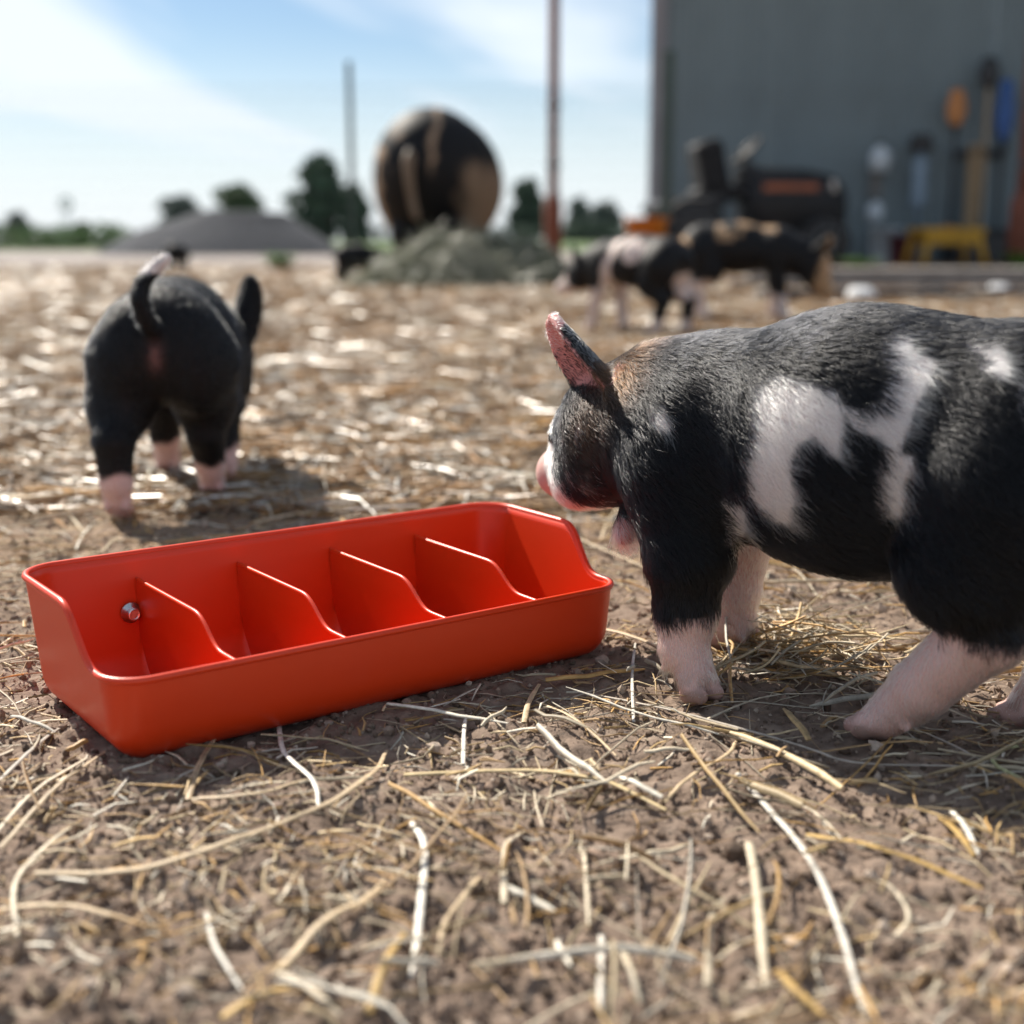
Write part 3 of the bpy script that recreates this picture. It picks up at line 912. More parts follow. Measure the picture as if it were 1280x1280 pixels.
# ---- near piglet: stands right of the trough, rump towards the camera
prims = []
hd = torso(prims, (0.111, 0.000, 0.109), (0.163, -0.020, 0.082))
ear(prims, (0.098, 0.014, 0.128), (0.132, 0.028, 0.164), (0.58, 0.78, -0.12), 0.0128)
ear(prims, (0.104, -0.018, 0.126), (0.130, -0.048, 0.122), (0.5, -0.3, -0.8), 0.0125)
leg(prims, [(0.060, 0.024, 0.098), (0.052, 0.031, 0.066), (0.051, 0.034, 0.040), (0.050, 0.036, 0.024), (0.043, 0.038, 0.0135)], [0.026, 0.019, 0.0135, 0.0105, 0.0085], (-0.5, 0.1, -1.0))
leg(prims, [(0.064, -0.024, 0.098), (0.064, -0.032, 0.062), (0.068, -0.036, 0.034), (0.069, -0.038, 0.016), (0.071, -0.038, 0.0085)], [0.024, 0.0165, 0.0125, 0.0105, 0.0092], (0.9, 0, -0.42))
leg(prims, [(-0.080, 0.024, 0.105), (-0.070, 0.029, 0.080), (-0.080, 0.029, 0.055), (-0.056, 0.029, 0.027), (-0.041, 0.028, 0.0100)], [0.034, 0.024, 0.0145, 0.0112, 0.0088], (0.9, 0, -0.42))
leg(prims, [(-0.084, -0.024, 0.105), (-0.092, -0.028, 0.078), (-0.112, -0.027, 0.052), (-0.090, -0.027, 0.024), (-0.080, -0.026, 0.0080)], [0.034, 0.024, 0.0145, 0.0112, 0.0088], (0.9, 0, -0.42))
tail(prims, [(-0.118, 0, 0.142), (-0.130, 0.004, 0.144), (-0.137, 0.008, 0.132), (-0.136, 0.010, 0.116)])
# throat tassels
prims.append(('cone', (0.094, 0.016, 0.084), (0.093, 0.021, 0.066), 0.0042, 0.0052, 0.004))
prims.append(('cone', (0.100, -0.012, 0.080), (0.102, -0.014, 0.062), 0.0042, 0.0052, 0.004))
M1 = Vector((0.1376, 0.555, 0.0)); F1 = (-0.766, 0.643)
def to_world1(P):
    d = np.array([F1[0], F1[1]]) / math.hypot(*F1); n_ = np.array([-d[1], d[0]])
    return np.column_stack([M1.x + P[:, 0] * d[0] + P[:, 1] * n_[0], M1.y + P[:, 0] * d[1] + P[:, 1] * n_[1], P[:, 2]])
POLYS = [
 [(942, 485), (975, 472), (1010, 478), (1045, 490), (1052, 520), (1050, 575), (1035, 573), (1015, 543), (992, 556), (984, 590), (992, 628), (986, 652), (955, 645), (930, 625), (924, 580), (940, 540)],
 [(1104, 418), (1135, 410), (1140, 440), (1166, 450), (1158, 484), (1131, 530), (1121, 570), (1138, 575), (1126, 600), (1127, 645), (1102, 652), (1094, 612), (1106, 560), (1099, 510), (1114, 470)],
 [(1208, 432), (1250, 428), (1268, 470), (1255, 478), (1228, 455)],
 [(1058, 512), (1100, 505), (1100, 545), (1070, 540)],
 [(812, 512), (826, 512), (832, 534), (822, 536)],
 [(905, 630), (925, 620), (932, 668), (912, 680)],
 [(1270, 470), (1295, 475), (1300, 540), (1285, 545)],
]
def white1(P):
    uv = project(to_world1(P))
    jx = 7 * fbm(P[:, 0] / 0.012, P[:, 1] / 0.012, P[:, 2] / 0.012, 2)
    w = np.zeros(len(P))
    near = P[:, 1] > -0.004
    for pl in POLYS:
        d = sd_poly(uv, pl) + jx
        w = np.maximum(w, np.clip(0.5 - (d - 2) / 6, 0, 1) * near)
    far = np.clip((fbm(P[:, 0] / 0.05 + 3, P[:, 1] / 0.05, P[:, 2] / 0.05, 2) - 0.18) * 8, 0, 1) * (~near)
    w = np.maximum(w, far)
    j = jx * 0.0005
    # socks: near fore, far fore, hind legs
    sock = np.zeros(len(P))
    s1 = (P[:, 0] > 0) & (P[:, 0] < 0.088) & (P[:, 1] > 0)
    s2 = (P[:, 0] > 0) & (P[:, 0] < 0.088) & (P[:, 1] <= 0)
    s3 = (P[:, 0] <= 0) & (P[:, 1] > 0)
    s4 = (P[:, 0] <= 0) & (P[:, 1] <= 0)
    for m, zt in ((s1, 0.038), (s2, 0.075), (s3, 0.055), (s4, 0.070)):
        sock = np.where(m, np.clip((zt + j * 2 - P[:, 2]) / 0.004, 0, 1), sock)
    w = np.maximum(w, sock)
    # white blaze and chin
    hc, ax, side, up, ln = hd
    q = P - hc
    t, sd_, uu = q @ ax, q @ side, q @ up
    face = np.clip((t - 0.010 - 0.30 * np.abs(sd_) + j) / 0.006, 0, 1) * (P[:, 0] > 0.095)
    chin = np.clip((0.076 - P[:, 2]) / 0.003, 0, 1) * (P[:, 0] > 0.086)
    fleck = 0.30 * np.clip(fbm(P[:, 0] / 0.004, P[:, 1] / 0.004, P[:, 2] / 0.010, 2) * 3, 0, 1) * np.clip((P[:, 0] - 0.102) / 0.01, 0, 1) * (P[:, 2] < 0.118)
    return np.max([w, face, chin, fleck], 0)
def extra1(P, n, c, hair):
    hc, ax, side, up, ln = hd
    q = P - hc
    t = q @ ax
    crown = np.exp(-((P[:, 0] - 0.096) / 0.012) ** 2 - ((P[:, 2] - 0.140) / 0.010) ** 2) * (0.30 if hair else 0.2)
    temple = np.exp(-(((P - np.array((0.108, 0.022, 0.112))) / np.array((0.012, 0.02, 0.016))) ** 2).sum(1)) * (0.16 if hair else 0.12)
    wb = np.clip(crown + temple, 0, 0.8)[:, None] * (c.mean(1, keepdims=True) < 0.2)
    c = c * (1 - wb) + BROWN * wb
    if not hair:
        sn = np.clip((t - ln + 0.008) / 0.004, 0, 1)[:, None] * (P[:, :1] > 0.13)
        c = c * (1 - sn) + np.array((0.60, 0.37, 0.33)) * sn
        hoof = np.clip((0.011 - P[:, 2]) / 0.004, 0, 1)[:, None]
        c = c * (1 - 0.75 * hoof) + np.array((0.40, 0.24, 0.20)) * 0.75 * hoof
        mud = np.clip(fbm(P[:, 0] / 0.006, P[:, 1] / 0.006, P[:, 2] / 0.006, 2) * 1.5 + 0.1, 0, 0.5)[:, None] * np.clip((0.020 - P[:, 2]) / 0.012, 0, 1)[:, None]
        c = c * (1 - mud) + np.array((0.16, 0.11, 0.08)) * mud
        tas = ((P[:, 2] < 0.074) & (P[:, 0] > 0.086) & (P[:, 0] < 0.108))[:, None]
        c = np.where(tas, PINKD, c)
    # ear: pink inside, dark outside
    for b_, tp_, nn in (((0.098, 0.014, 0.128), (0.132, 0.028, 0.164), (0.58, 0.78, -0.12)),):
        b_, tp_, nn = map(np.array, (b_, tp_, nn))
        L = (tp_ - b_); le = np.linalg.norm(L); L = L / le; nn = nn - L * (nn @ L); nn = nn / np.linalg.norm(nn)
        l = (P - b_) @ L
        on = (l > 0.006) & (np.linalg.norm(np.cross(P - b_, L), axis=1) < 0.018) & (P[:, 2] > 0.134)
        inside = on & ((n @ nn) > 0.1)
        fade = np.clip((l - 0.004) / 0.018, 0, 1)[:, None]
        if hair:
            c = np.where((on & (l > le * 0.80))[:, None], WHITEH * 0.95, c)
            c = np.where((on & (l > le * 0.45) & ~inside)[:, None], c * 0.5 + WHITEH * 0.12, c)
        else:
            c = np.where(inside[:, None], PINKD * fade + np.array((0.10, 0.05, 0.045)) * (1 - fade), c)
            c = np.where((on & (l > le * 0.86))[:, None], PINKD, c)
    return c
def len1(P):
    L = np.full(len(P), 0.0092)
    legs = (P[:, 2] < 0.06) & (P[:, 0] < 0.088)
    L = np.where(legs, 0.0056, L)
    L = np.where(P[:, 2] < 0.013, 0.0014, L)
    L = np.where((P[:, 2] < 0.0075), 0, L)
    head = P[:, 0] > 0.100
    L = np.where(head, 0.0058, L)
    hc, ax, side, up, ln = hd
    t = (P - hc) @ ax
    L = np.where(head & (t > ln - 0.006), 0, L)
    b_, tp_ = np.array((0.098, 0.014, 0.128)), np.array((0.132, 0.028, 0.164))
    on = (P[:, 2] > 0.1385) & (P[:, 0] > 0.106)
    L = np.where(on, 0.0034, L)
    return L
make_pig('black piglet with white side patches and pink legs standing beside the red trough', M1, F1, 1.0, prims, hd, white1, extra1, 0.0017, 170000, len1, hair_rad=0.00011)

# ---- second piglet: walks away behind the trough
prims = []
hd = torso(prims, (0.122, -0.016, 0.092), (0.166, -0.024, 0.045), 0.90, 0.0, 0.010)
ear(prims, (0.106, 0.010, 0.122), (0.140, 0.036, 0.140), (0.7, 0.5, -0.4), 0.0125)
ear(prims, (0.104, -0.038, 0.124), (0.108, -0.050, 0.174), (0.85, -0.35, -0.2), 0.0125)
leg(prims, [(0.060, 0.022, 0.098), (0.066, 0.026, 0.066), (0.074, 0.027, 0.038), (0.082, 0.027, 0.018), (0.085, 0.027, 0.0085)], [0.024, 0.017, 0.0125, 0.0105, 0.009], (0.9, 0, -0.42))
leg(prims, [(0.060, -0.022, 0.098), (0.050, -0.027, 0.066), (0.046, -0.028, 0.038), (0.040, -0.028, 0.019), (0.042, -0.028, 0.0085)], [0.024, 0.017, 0.0125, 0.0105, 0.009], (0.9, 0, -0.42))
leg(prims, [(-0.078, 0.026, 0.112), (-0.084, 0.033, 0.084), (-0.108, 0.035, 0.060), (-0.109, 0.035, 0.028), (-0.104, 0.035, 0.009)], [0.034, 0.024, 0.0150, 0.0118, 0.0095], (0.75, 0, -0.55))
leg(prims, [(-0.076, -0.024, 0.112), (-0.054, -0.026, 0.084), (-0.058, -0.026, 0.058), (-0.040, -0.026, 0.028), (-0.030, -0.026, 0.009)], [0.034, 0.024, 0.0150, 0.0115, 0.0095], (0.9, 0, -0.42))
tail(prims, [(-0.112, 0.0, 0.140), (-0.128, 0.003, 0.150), (-0.134, 0.006, 0.164), (-0.130, 0.004, 0.176), (-0.124, -0.004, 0.186), (-0.122, -0.013, 0.194)], 0.0062, 0.0032)
hd2 = hd
def white2(P):
    j = 0.006 * fbm(P[:, 0] / 0.015, P[:, 1] / 0.015, P[:, 2] / 0.015, 2)
    w = np.clip((0.036 + j - P[:, 2]) / 0.004, 0, 1)
    inner = np.clip((0.004 - np.abs(np.abs(P[:, 1]) - 0.012) + j * 1.5) / 0.003, 0, 1) * (P[:, 2] < 0.075) * (P[:, 2] > 0.05) * (P[:, 0] > -0.06)
    tip = ((P[:, 2] > 0.183) & (P[:, 0] < -0.08)).astype(float)
    return np.maximum(np.maximum(w, inner * 0.8), tip)
def extra2(P, n, c, hair):
    if not hair:
        v = np.exp(-((P[:, 1]) / 0.005) ** 2 - ((P[:, 2] - 0.122) / 0.010) ** 2) * (P[:, 0] < -0.1) * 0.35
        c = c * (1 - v[:, None]) + PINKD * 0.8 * v[:, None]
        hoof = np.clip((0.012 - P[:, 2]) / 0.004, 0, 1)[:, None]
        c = c * (1 - 0.6 * hoof) + np.array((0.34, 0.20, 0.17)) * 0.6 * hoof
    return c
def len2(P):
    L = np.full(len(P), 0.006)
    L = np.where(P[:, 2] < 0.06, 0.0038, L)
    return np.where(P[:, 2] < 0.012, 0, L)
hindL = gnd(150, 655)
ang2 = math.atan2(1.0, -0.10)
d2 = (math.cos(ang2), math.sin(ang2)); n2_ = (-d2[1], d2[0]); s2 = 0.95
o2 = (hindL.x - s2 * (-0.104 * d2[0] + 0.035 * n2_[0]), hindL.y - s2 * (-0.104 * d2[1] + 0.035 * n2_[1]), 0)
make_pig('all black piglet with white socks and raised tail walking away behind the trough', o2, d2, s2, prims, hd, white2, extra2, 0.0022, 30000, len2, hair_rad=0.00018)

# ---- pigs further back
def simple_legs(prims, off, zs=1.0, r=1.0):
    """off = forward swing of fore-left, fore-right, hind-left, hind-right feet"""
    for s, k in ((1, 0), (-1, 1)):
        o = off[k]
        leg(prims, [(x_, y_, z_ * zs if z_ > 0.02 else z_) for x_, y_, z_ in [(0.060, s * 0.024, 0.098), (0.060 + 0.3 * o, s * 0.027, 0.064), (0.062 + 0.65 * o, s * 0.028, 0.036), (0.062 + 0.9 * o, s * 0.028, 0.017), (0.064 + o, s * 0.028, 0.0085)]], [0.024 * r, 0.017 * r, 0.0125 * r, 0.0105 * r, 0.009], (0.9, 0, -0.42))
    for s, k in ((1, 2), (-1, 3)):
        o = off[k]
        leg(prims, [(x_, y_, z_ * zs if z_ > 0.02 else z_) for x_, y_, z_ in [(-0.074, s * 0.024, 0.106), (-0.062 + 0.3 * o, s * 0.028, 0.078), (-0.094 + 0.6 * o, s * 0.028, 0.054), (-0.086 + 0.9 * o, s * 0.028, 0.025), (-0.080 + o, s * 0.028, 0.009)]], [0.037 * r, 0.027 * r, 0.0165 * r, 0.0125 * r, 0.0095], (0.9, 0, -0.42))
def place(px, py, fwd, scale, local):
    """origin so that the local ground point lands under the photo pixel"""
    g = gnd(px, py); d = np.array(fwd, float) / np.linalg.norm(fwd); n_ = np.array([-d[1], d[0]])
    return (g.x - scale * (local[0] * d[0] + local[1] * n_[0]), g.y - scale * (local[0] * d[1] + local[1] * n_[1]), 0)

# spotted piglet
prims = []
hd = torso(prims, (0.124, 0.0, 0.094), (0.176, 0.006, 0.062), 0.86, 0.0, 0.014)
ear(prims, (0.112, 0.018, 0.122), (0.124, 0.034, 0.160), (0.8, 0.5, 0), 0.012); ear(prims, (0.112, -0.018, 0.122), (0.124, -0.034, 0.160), (0.8, -0.5, 0), 0.012)
simple_legs(prims, (0.018, -0.016, 0.006, -0.020), 1.14, 0.88)
tail(prims, [(-0.116, 0, 0.138), (-0.128, 0, 0.134), (-0.134, 0, 0.118)])
def white3(P):
    j = 0.012 * fbm(P[:, 0] / 0.03, P[:, 1] / 0.03, P[:, 2] / 0.03, 2)
    belt = np.clip((0.013 - np.abs(P[:, 0] - 0.030 + (P[:, 2] - 0.12) * 0.25 + j)) / 0.004, 0, 1)
    belt2 = np.clip((0.021 - np.hypot(P[:, 0] + 0.026 + j, (P[:, 2] - 0.150) * 0.8)) / 0.004, 0, 1)
    fore = np.clip((0.080 + j - P[:, 2]) / 0.006, 0, 1) * (P[:, 0] > 0)
    hind = np.clip((0.030 + j * 0.4 - P[:, 2]) / 0.005, 0, 1) * (P[:, 0] <= 0)
    rump = np.clip((0.030 - np.hypot(P[:, 1] + 0.004, P[:, 2] - 0.085) + j) / 0.006, 0, 1) * (P[:, 0] < -0.088)
    face = np.clip((P[:, 0] - 0.150 + j) / 0.006, 0, 1)
    return np.clip(np.max([belt, belt2, fore, hind, rump, face], 0), 0, 1)
f3 = (-0.72, 0.69)
sc3 = 1.16
make_pig('black and white belted piglet rooting left of the darker brown headed one', place(817, 420, f3, sc3, (-0.07, 0.028)), f3, sc3, prims, hd, white3, None, 0.0028)

# dark piglet with tan patches, facing right, head down
prims = []
hd = torso(prims, (0.126, -0.006, 0.086), (0.158, -0.012, 0.034), 0.84, 0.0, 0.014)
ear(prims, (0.116, 0.018, 0.118), (0.156, 0.030, 0.150), (0.6, 0.6, -0.3), 0.0125); ear(prims, (0.116, -0.018, 0.118), (0.154, -0.030, 0.148), (0.6, -0.6, -0.3), 0.0125)
simple_legs(prims, (-0.006, 0.016, -0.016, 0.012), 1.14, 0.88)
tail(prims, [(-0.114, 0, 0.140), (-0.130, 0, 0.150), (-0.138, 0.0, 0.164), (-0.142, 0.0, 0.176)])
def white4(P):
    j = 0.010 * fbm(P[:, 0] / 0.03, P[:, 1] / 0.03, P[:, 2] / 0.03, 2)
    fore = np.clip((0.052 + j - P[:, 2]) / 0.006, 0, 1) * (P[:, 0] < 0.1) * (P[:, 0] > 0)
    hind = np.clip((0.072 + j - P[:, 2]) / 0.006, 0, 1) * (P[:, 0] <= 0)
    return np.maximum(fore, hind)
TANH = np.array((0.36, 0.23, 0.13))
def extra4(P, n, c, hair):
    t = np.clip((P[:, 0] - 0.132 + (0.09 - P[:, 2]) * 0.3) / 0.01, 0, 1)
    sp = np.clip((fbm(P[:, 0] / 0.022 + 1, P[:, 1] / 0.022, P[:, 2] / 0.022, 2) - 0.12) * 9, 0, 1) * (P[:, 2] > 0.142) * (P[:, 0] > -0.05) * (P[:, 0] < 0.06)
    bt = np.clip((0.017 - np.hypot(P[:, 0] + 0.110, P[:, 2] - 0.138)) / 0.004, 0, 1)
    w = np.max([t, sp * 0.8, bt], 0)[:, None]
    return c * (1 - w) + TANH * w
f4 = (0.97, -0.22)
sc4 = 1.36
make_pig('dark piglet with tan patches and brown face nosing the ground before the barn', place(968, 402, f4, sc4, (0.062, -0.028)), f4, sc4, prims, hd, white4, extra4, 0.0028)

# the sow behind the hay
prims = []
hd = torso(prims, (0.126, 0.0, 0.085), (0.176, 0.010, 0.045), 1.36, 0.006)
prims.append(('ell', (-0.03, 0, 0.098), (0.085, 0.066, 0.062), 0.03))
ear(prims, (0.116, 0.020, 0.105), (0.150, 0.045, 0.110), (0.6, 0.4, -0.5), 0.014); ear(prims, (0.116, -0.020, 0.105), (0.150, -0.045, 0.110), (0.6, -0.4, -0.5), 0.014)
simple_legs(prims, (0, 0.01, 0, -0.01))
tail(prims, [(-0.136, 0.012, 0.140), (-0.146, 0.014, 0.128), (-0.150, 0.012, 0.108), (-0.150, 0.008, 0.082), (-0.152, 0.004, 0.070)], 0.0055, 0.003)
SOWT = np.array((0.34, 0.235, 0.155))
def white5(P): return np.zeros(len(P))
def extra5(P, n, c, hair):
    j = 0.016 * fbm(P[:, 0] / 0.03, P[:, 1] / 0.03, P[:, 2] / 0.03, 4)
    y, z = P[:, 1] + j, P[:, 2] + j
    side = np.clip((0.008 - np.abs(y - 0.056 + 0.10 * np.abs(z - 0.09))) / 0.004, 0, 1) * (z < 0.145)
    stripe = np.clip((0.0068 - np.abs(y + 0.012)) / 0.005, 0, 1) * np.clip((z - 0.112) / 0.02, 0, 1)
    right = np.clip((-y - 0.034) / 0.016, 0, 1) * np.clip((0.135 - z) / 0.02, 0, 1)
    up_ = np.clip((0.008 - np.hypot((y - 0.034), (z - 0.165))) / 0.004, 0, 1)
    tl = ((P[:, 0] < -0.143)).astype(float) * 0.5
    w = np.max([side, stripe, right * 0.55, up_ * 0.6, tl], 0)[:, None]
    return c * (1 - w) + SOWT * w
f5 = (0.10, 1.0)
pS = at(545, 300, 6.6)
sc5 = 4.2
make_pig('huge round black sow with tan stripes standing behind the hay heap', (pS.x + 0.02, pS.y + 0.2, 0), f5, sc5, prims, hd, white5, extra5, 0.0032, name='sow')

# two far little black pigs
def far_pig(label, px, py, Y, fwd, sc, head):
    prims = []
    hdx = torso(prims, head[0], head[1])
    ear(prims, (0.112, 0.018, 0.120), (0.140, 0.036, 0.145), (0.8, 0.5, 0), 0.012); ear(prims, (0.112, -0.018, 0.120), (0.140, -0.036, 0.145), (0.8, -0.5, 0), 0.012)
    simple_legs(prims, (0.01, -0.01, -0.01, 0.01))
    tail(prims, [(-0.116, 0, 0.138), (-0.128, 0, 0.134), (-0.134, 0, 0.118)])
    p = at(px, py, Y)
    make_pig(label, (p.x, p.y, 0), fwd, sc, prims, hdx, lambda P: np.zeros(len(P)), None, 0.004)
far_pig('small black piglet nosing into the left edge of the hay heap', 452, 315, 6.15, (0.9, 0.3), 1.05, ((0.126, 0, 0.085), (0.168, 0, 0.045)))
far_pig('tiny far off black piglet near the foot of the gravel heap', 222, 320, 8.6, (0.1, 1.0), 1.05, ((0.126, 0, 0.105), (0.180, 0, 0.075)))

# ------------------------------------------------------------------ hay heap
hay_c = at(585, 345, 5.85)
def hay_h(x, y):
    r = np.hypot((x - hay_c.x) / 0.47, (y - 5.95) / 0.32)
    return np.clip(1 - r ** 2, 0, 1) ** 0.8 * 0.19 * (1 + 0.35 * vnoise(np.asarray(x) / 0.12, np.asarray(y) / 0.12)) + ground_h(x, y)
hx = np.linspace(-0.55, 0.55, 60); hy = np.linspace(-0.4, 0.4, 40)
HX, HY = np.meshgrid(hx + hay_c.x, hy + 5.95)
HZ = hay_h(HX, HY) - 0.012
ii = np.arange(HX.size).reshape(HX.shape)
hay_root = empty('hay_heap', (0, 0, 0))
tag(hay_root, 'grey green heap of loose hay in front of the sow', 'hay')
hay_core_m = material('hay_core', (0.17, 0.18, 0.10), 0.95, noise=(30, 0.5, 1.4), bump=(120, 0.8, 0.02))
npmesh('hay_core', np.stack([HX, HY, HZ], -1).reshape(-1, 3), np.stack([ii[:-1, :-1], ii[:-1, 1:], ii[1:, 1:], ii[1:, :-1]], -1).reshape(-1, 4), hay_root, hay_core_m)
N = 9000; rr = np.sqrt(rng.uniform(0, 1, N)) * 1.08; aa = rng.uniform(0, 6.283, N)
hs = straw_field('hay_stems', N, hay_c.x + rr * np.cos(aa) * 0.47, 5.95 + rr * np.sin(aa) * 0.32, rng.uniform(0.06, 0.20, N), rng.uniform(0.002, 0.007, N), rng.uniform(0, 0.035, N), S=4, curl=0.5, tilt=0.09,
    cols=[(0.26, 0.27, 0.17), (0.34, 0.34, 0.24), (0.18, 0.20, 0.11), (0.42, 0.42, 0.33), (0.52, 0.52, 0.44), (0.14, 0.15, 0.09)], hf=hay_h)
hs.parent = hay_root; hs['kind'] = 'stuff'

# ------------------------------------------------------------------ pen fence
FY = 9.6
rust_m = material('rusty_pipe', (0.16, 0.050, 0.028), 0.75, noise=(14, 0.55, 1.5), bump=(60, 0.4, 0.003))
tpost_m = material('green_steel', (0.045, 0.075, 0.065), 0.55, noise=(20, 0.7, 1.3))
wire_m = material('fence_wire', (0.08, 0.085, 0.09), 0.5, 0.4, noise=(40, 0.8, 1.2))
def pipe_post(px, label, w0=0.075, w1=0.13):
    p = at(px, 320, FY)
    e = empty('pipe_post', (p.x, FY, 0))
    tube('pipe', [(0, 0, -0.2), (0, 0, 1.2), (0, 0, 2.7)], w0 / 2, e, rust_m, 14)
    lathe('cap', [(w0 / 2 + 0.004, 2.67), (w0 / 2 + 0.004, 2.71), (0.01, 2.73)], (0, 0, 0), (0, 0, 1), e, rust_m, 14)
    lathe('sleeve', [(w1 / 2, -0.2), (w1 / 2, 0.42), (w1 / 2 - 0.012, 0.50), (w0 / 2 + 0.002, 0.52)], (0, 0, 0), (0, 0, 1), e, rust_m, 14)
    for z in (0.3, 0.7, 1.1):
        lathe('clamp', [(w0 / 2 + 0.006, z), (w0 / 2 + 0.012, z + 0.005), (w0 / 2 + 0.012, z + 0.03), (w0 / 2 + 0.006, z + 0.035)], (0, 0, 0), (0, 0, 1), e, wire_m, 12)
    return tag(e, label, 'post', 'rust brown pipe posts of the pen fence')
pipe_post(691, 'tall rust brown pipe post standing right behind the hay heap')
pipe_post(1275, 'thick rust brown pipe post beside the barn tools and yellow stool', 0.11, 0.19)
def t_post(px, label, top, hw=0.019):
    p = at(px, 320, FY)
    e = empty('t_post', (p.x, FY + 0.03, 0))
    bm = bmesh.new()
    prof = [(-hw, 0), (hw, 0), (hw, 0.008), (0.006, 0.012), (0.006, 0.05), (-0.006, 0.05), (-0.006, 0.012), (-hw, 0.008)]
    lo_ = [bm.verts.new((x, y, -0.2)) for x, y in prof]; hi_ = [bm.verts.new((x, y, top)) for x, y in prof]
    bm.faces.new(lo_[::-1]); bm.faces.new(hi_)
    for i in range(8): bm.faces.new((lo_[i], lo_[(i + 1) % 8], hi_[(i + 1) % 8], hi_[i]))
    bmobj('shaft', bm, e, tpost_m)
    bm = bmesh.new()
    for z in np.arange(0.1, top - 0.05, 0.055):
        r_ = bmesh.ops.create_cube(bm, size=1.0)
        bmesh.ops.scale(bm, vec=(0.018, 0.008, 0.02), verts=r_['verts']); bmesh.ops.translate(bm, vec=(0, -0.005, z), verts=r_['verts'])
    bmobj('studs', bm, e, tpost_m)['kind'] = 'stuff'
    return tag(e, label, 'post', 'steel fence posts')
t_post(441, 'slim steel fence post against the sky left of the sow', at(441, 76, FY).z)
t_post(831, 'dark green steel fence post beside the barn corner', at(831, 62, FY).z, 0.040)
t_post(-120, 'slim steel fence post beyond the gravel heap', 1.42)
fx0, fx1, ftop = -7.0, 7.0, 1.25
fence = empty('wire_fence', (0, FY, 0))
tag(fence, 'fine welded wire mesh fence stretched between the posts round the pen', 'fence')
def wires(name, segs, r):
    V, F = [], []
    for (a, b) in segs:
        a, b = np.array(a), np.array(b); d = (b - a) / np.linalg.norm(b - a)
        u = np.cross(d, (0, 1, 0.01)); u /= np.linalg.norm(u); v = np.cross(d, u); k = len(V)
        for p in (a, b):
            for t in range(3): V.append(p + r * (math.cos(t * 2.094) * u + math.sin(t * 2.094) * v))
        for t in range(3): F.append((k + t, k + (t + 1) % 3, k + 3 + (t + 1) % 3, k + 3 + t))
    o = npmesh(name, V, F, fence, wire_m); o['kind'] = 'stuff'
wires('upright_wires', [((x, 0, 0.01), (x, 0, ftop)) for x in np.arange(fx0, fx1, 0.05)], 0.0013)
wires('line_wires', [((fx0, -0.003, z), (fx1, -0.003, z)) for z in np.arange(0.02, ftop + 0.01, 0.1025)], 0.0013)

# ------------------------------------------------------------------ barn
BY = 11.6
BROT = -7.5
barn = empty('barn', (0, 0, 0))
tag(barn, 'grey ribbed metal barn standing in its own shade behind the pen', 'barn')
sheet_m = material('galvanised_sheet', (0.185, 0.235, 0.252), 0.5, 0.0, noise=(1.2, 0.85, 1.12), bump=(3, 0.2, 0.01), spec=0.4)
trim_m = material('corner_trim', (0.24, 0.235, 0.25), 0.6, noise=(4, 0.85, 1.1))
roof_m = material('roof_sheet', (0.20, 0.17, 0.15), 0.5, 0.2, noise=(2, 0.8, 1.2))
bx0 = at(815, 320, BY).x
BH = 3.9
def ribbed(w, h_, rib=0.0635, depth=0.014):
    xs, ds = [], []
    x = 0.0
    while x < w - 1e-6:
        for f, d in ((0.0, 0), (0.55, 0), (0.66, depth), (0.88, depth), (0.99, 0)):
            if x + f * rib <= w: xs.append(x + f * rib); ds.append(d)
        x += rib
    xs.append(w); ds.append(0)
    V = [(a, -d, z) for z in (0, h_) for a, d in zip(xs, ds)]
    n = len(xs); F = [(i, i + 1, n + i + 1, n + i) for i in range(n - 1)]
    me = bpy.data.meshes.new('wall_sheet'); me.from_pydata(V, [], F); me.materials.append(sheet_m)
    return me
sheet_me = ribbed(0.889, BH)
for k in range(9):
    o = link('wall_sheet', sheet_me, barn); o.location = (bx0 + 0.06 + k * 0.889, BY - 0.004 * (k % 2), 0.02)
for k in range(7):
    o = link('wall_sheet', sheet_me, barn); o.location = (bx0 + 0.004 * (k % 2), BY + 0.06 + (k + 1) * 0.889, 0.02); o.rotation_euler = (0, 0, R(-90))
box('corner_trim', (bx0 + 0.02, BY + 0.02, BH / 2), (0.13, 0.13, BH), barn, trim_m, 0.004)
box('foundation', (bx0 + 4.05, BY + 3.2, 0.03), (8.0, 6.3, 0.06), barn, material('concrete', (0.3, 0.29, 0.27), 0.9, noise=(3, 0.8, 1.2)), 0.01)
# roof with an eave that overhangs the wall
bm = bmesh.new()
for (y0, z0, y1, z1) in ((BY - 1.3, BH - 0.12, BY + 3.4, BH + 1.15), (BY + 3.4, BH + 1.15, BY + 7.9, BH - 0.10)):
    vs = [bm.verts.new(v) for v in ((bx0 - 0.25, y0, z0), (bx0 + 8.4, y0, z0), (bx0 + 8.4, y1, z1), (bx0 - 0.25, y1, z1), (bx0 - 0.25, y0, z0 + 0.08), (bx0 + 8.4, y0, z0 + 0.08), (bx0 + 8.4, y1, z1 + 0.08), (bx0 - 0.25, y1, z1 + 0.08))]
    for f in ((0, 3, 2, 1), (4, 5, 6, 7), (0, 1, 5, 4), (1, 2, 6, 5), (2, 3, 7, 6), (3, 0, 4, 7)): bm.faces.new([vs[i] for i in f])
bmobj('roof', bm, barn, roof_m)
bm = bmesh.new()
vs = [bm.verts.new(v) for v in ((bx0, BY + 0.1, BH - 0.05), (bx0, BY + 6.4, BH - 0.05), (bx0, BY + 3.4, BH + 1.1))]
bm.faces.new(vs); bmobj('gable', bm, barn, sheet_m)
MR = Matrix.Translation((bx0, BY, 0)) @ Matrix.Rotation(R(BROT), 4, 'Z') @ Matrix.Translation((-bx0, -BY, 0))
barn.matrix_world = MR
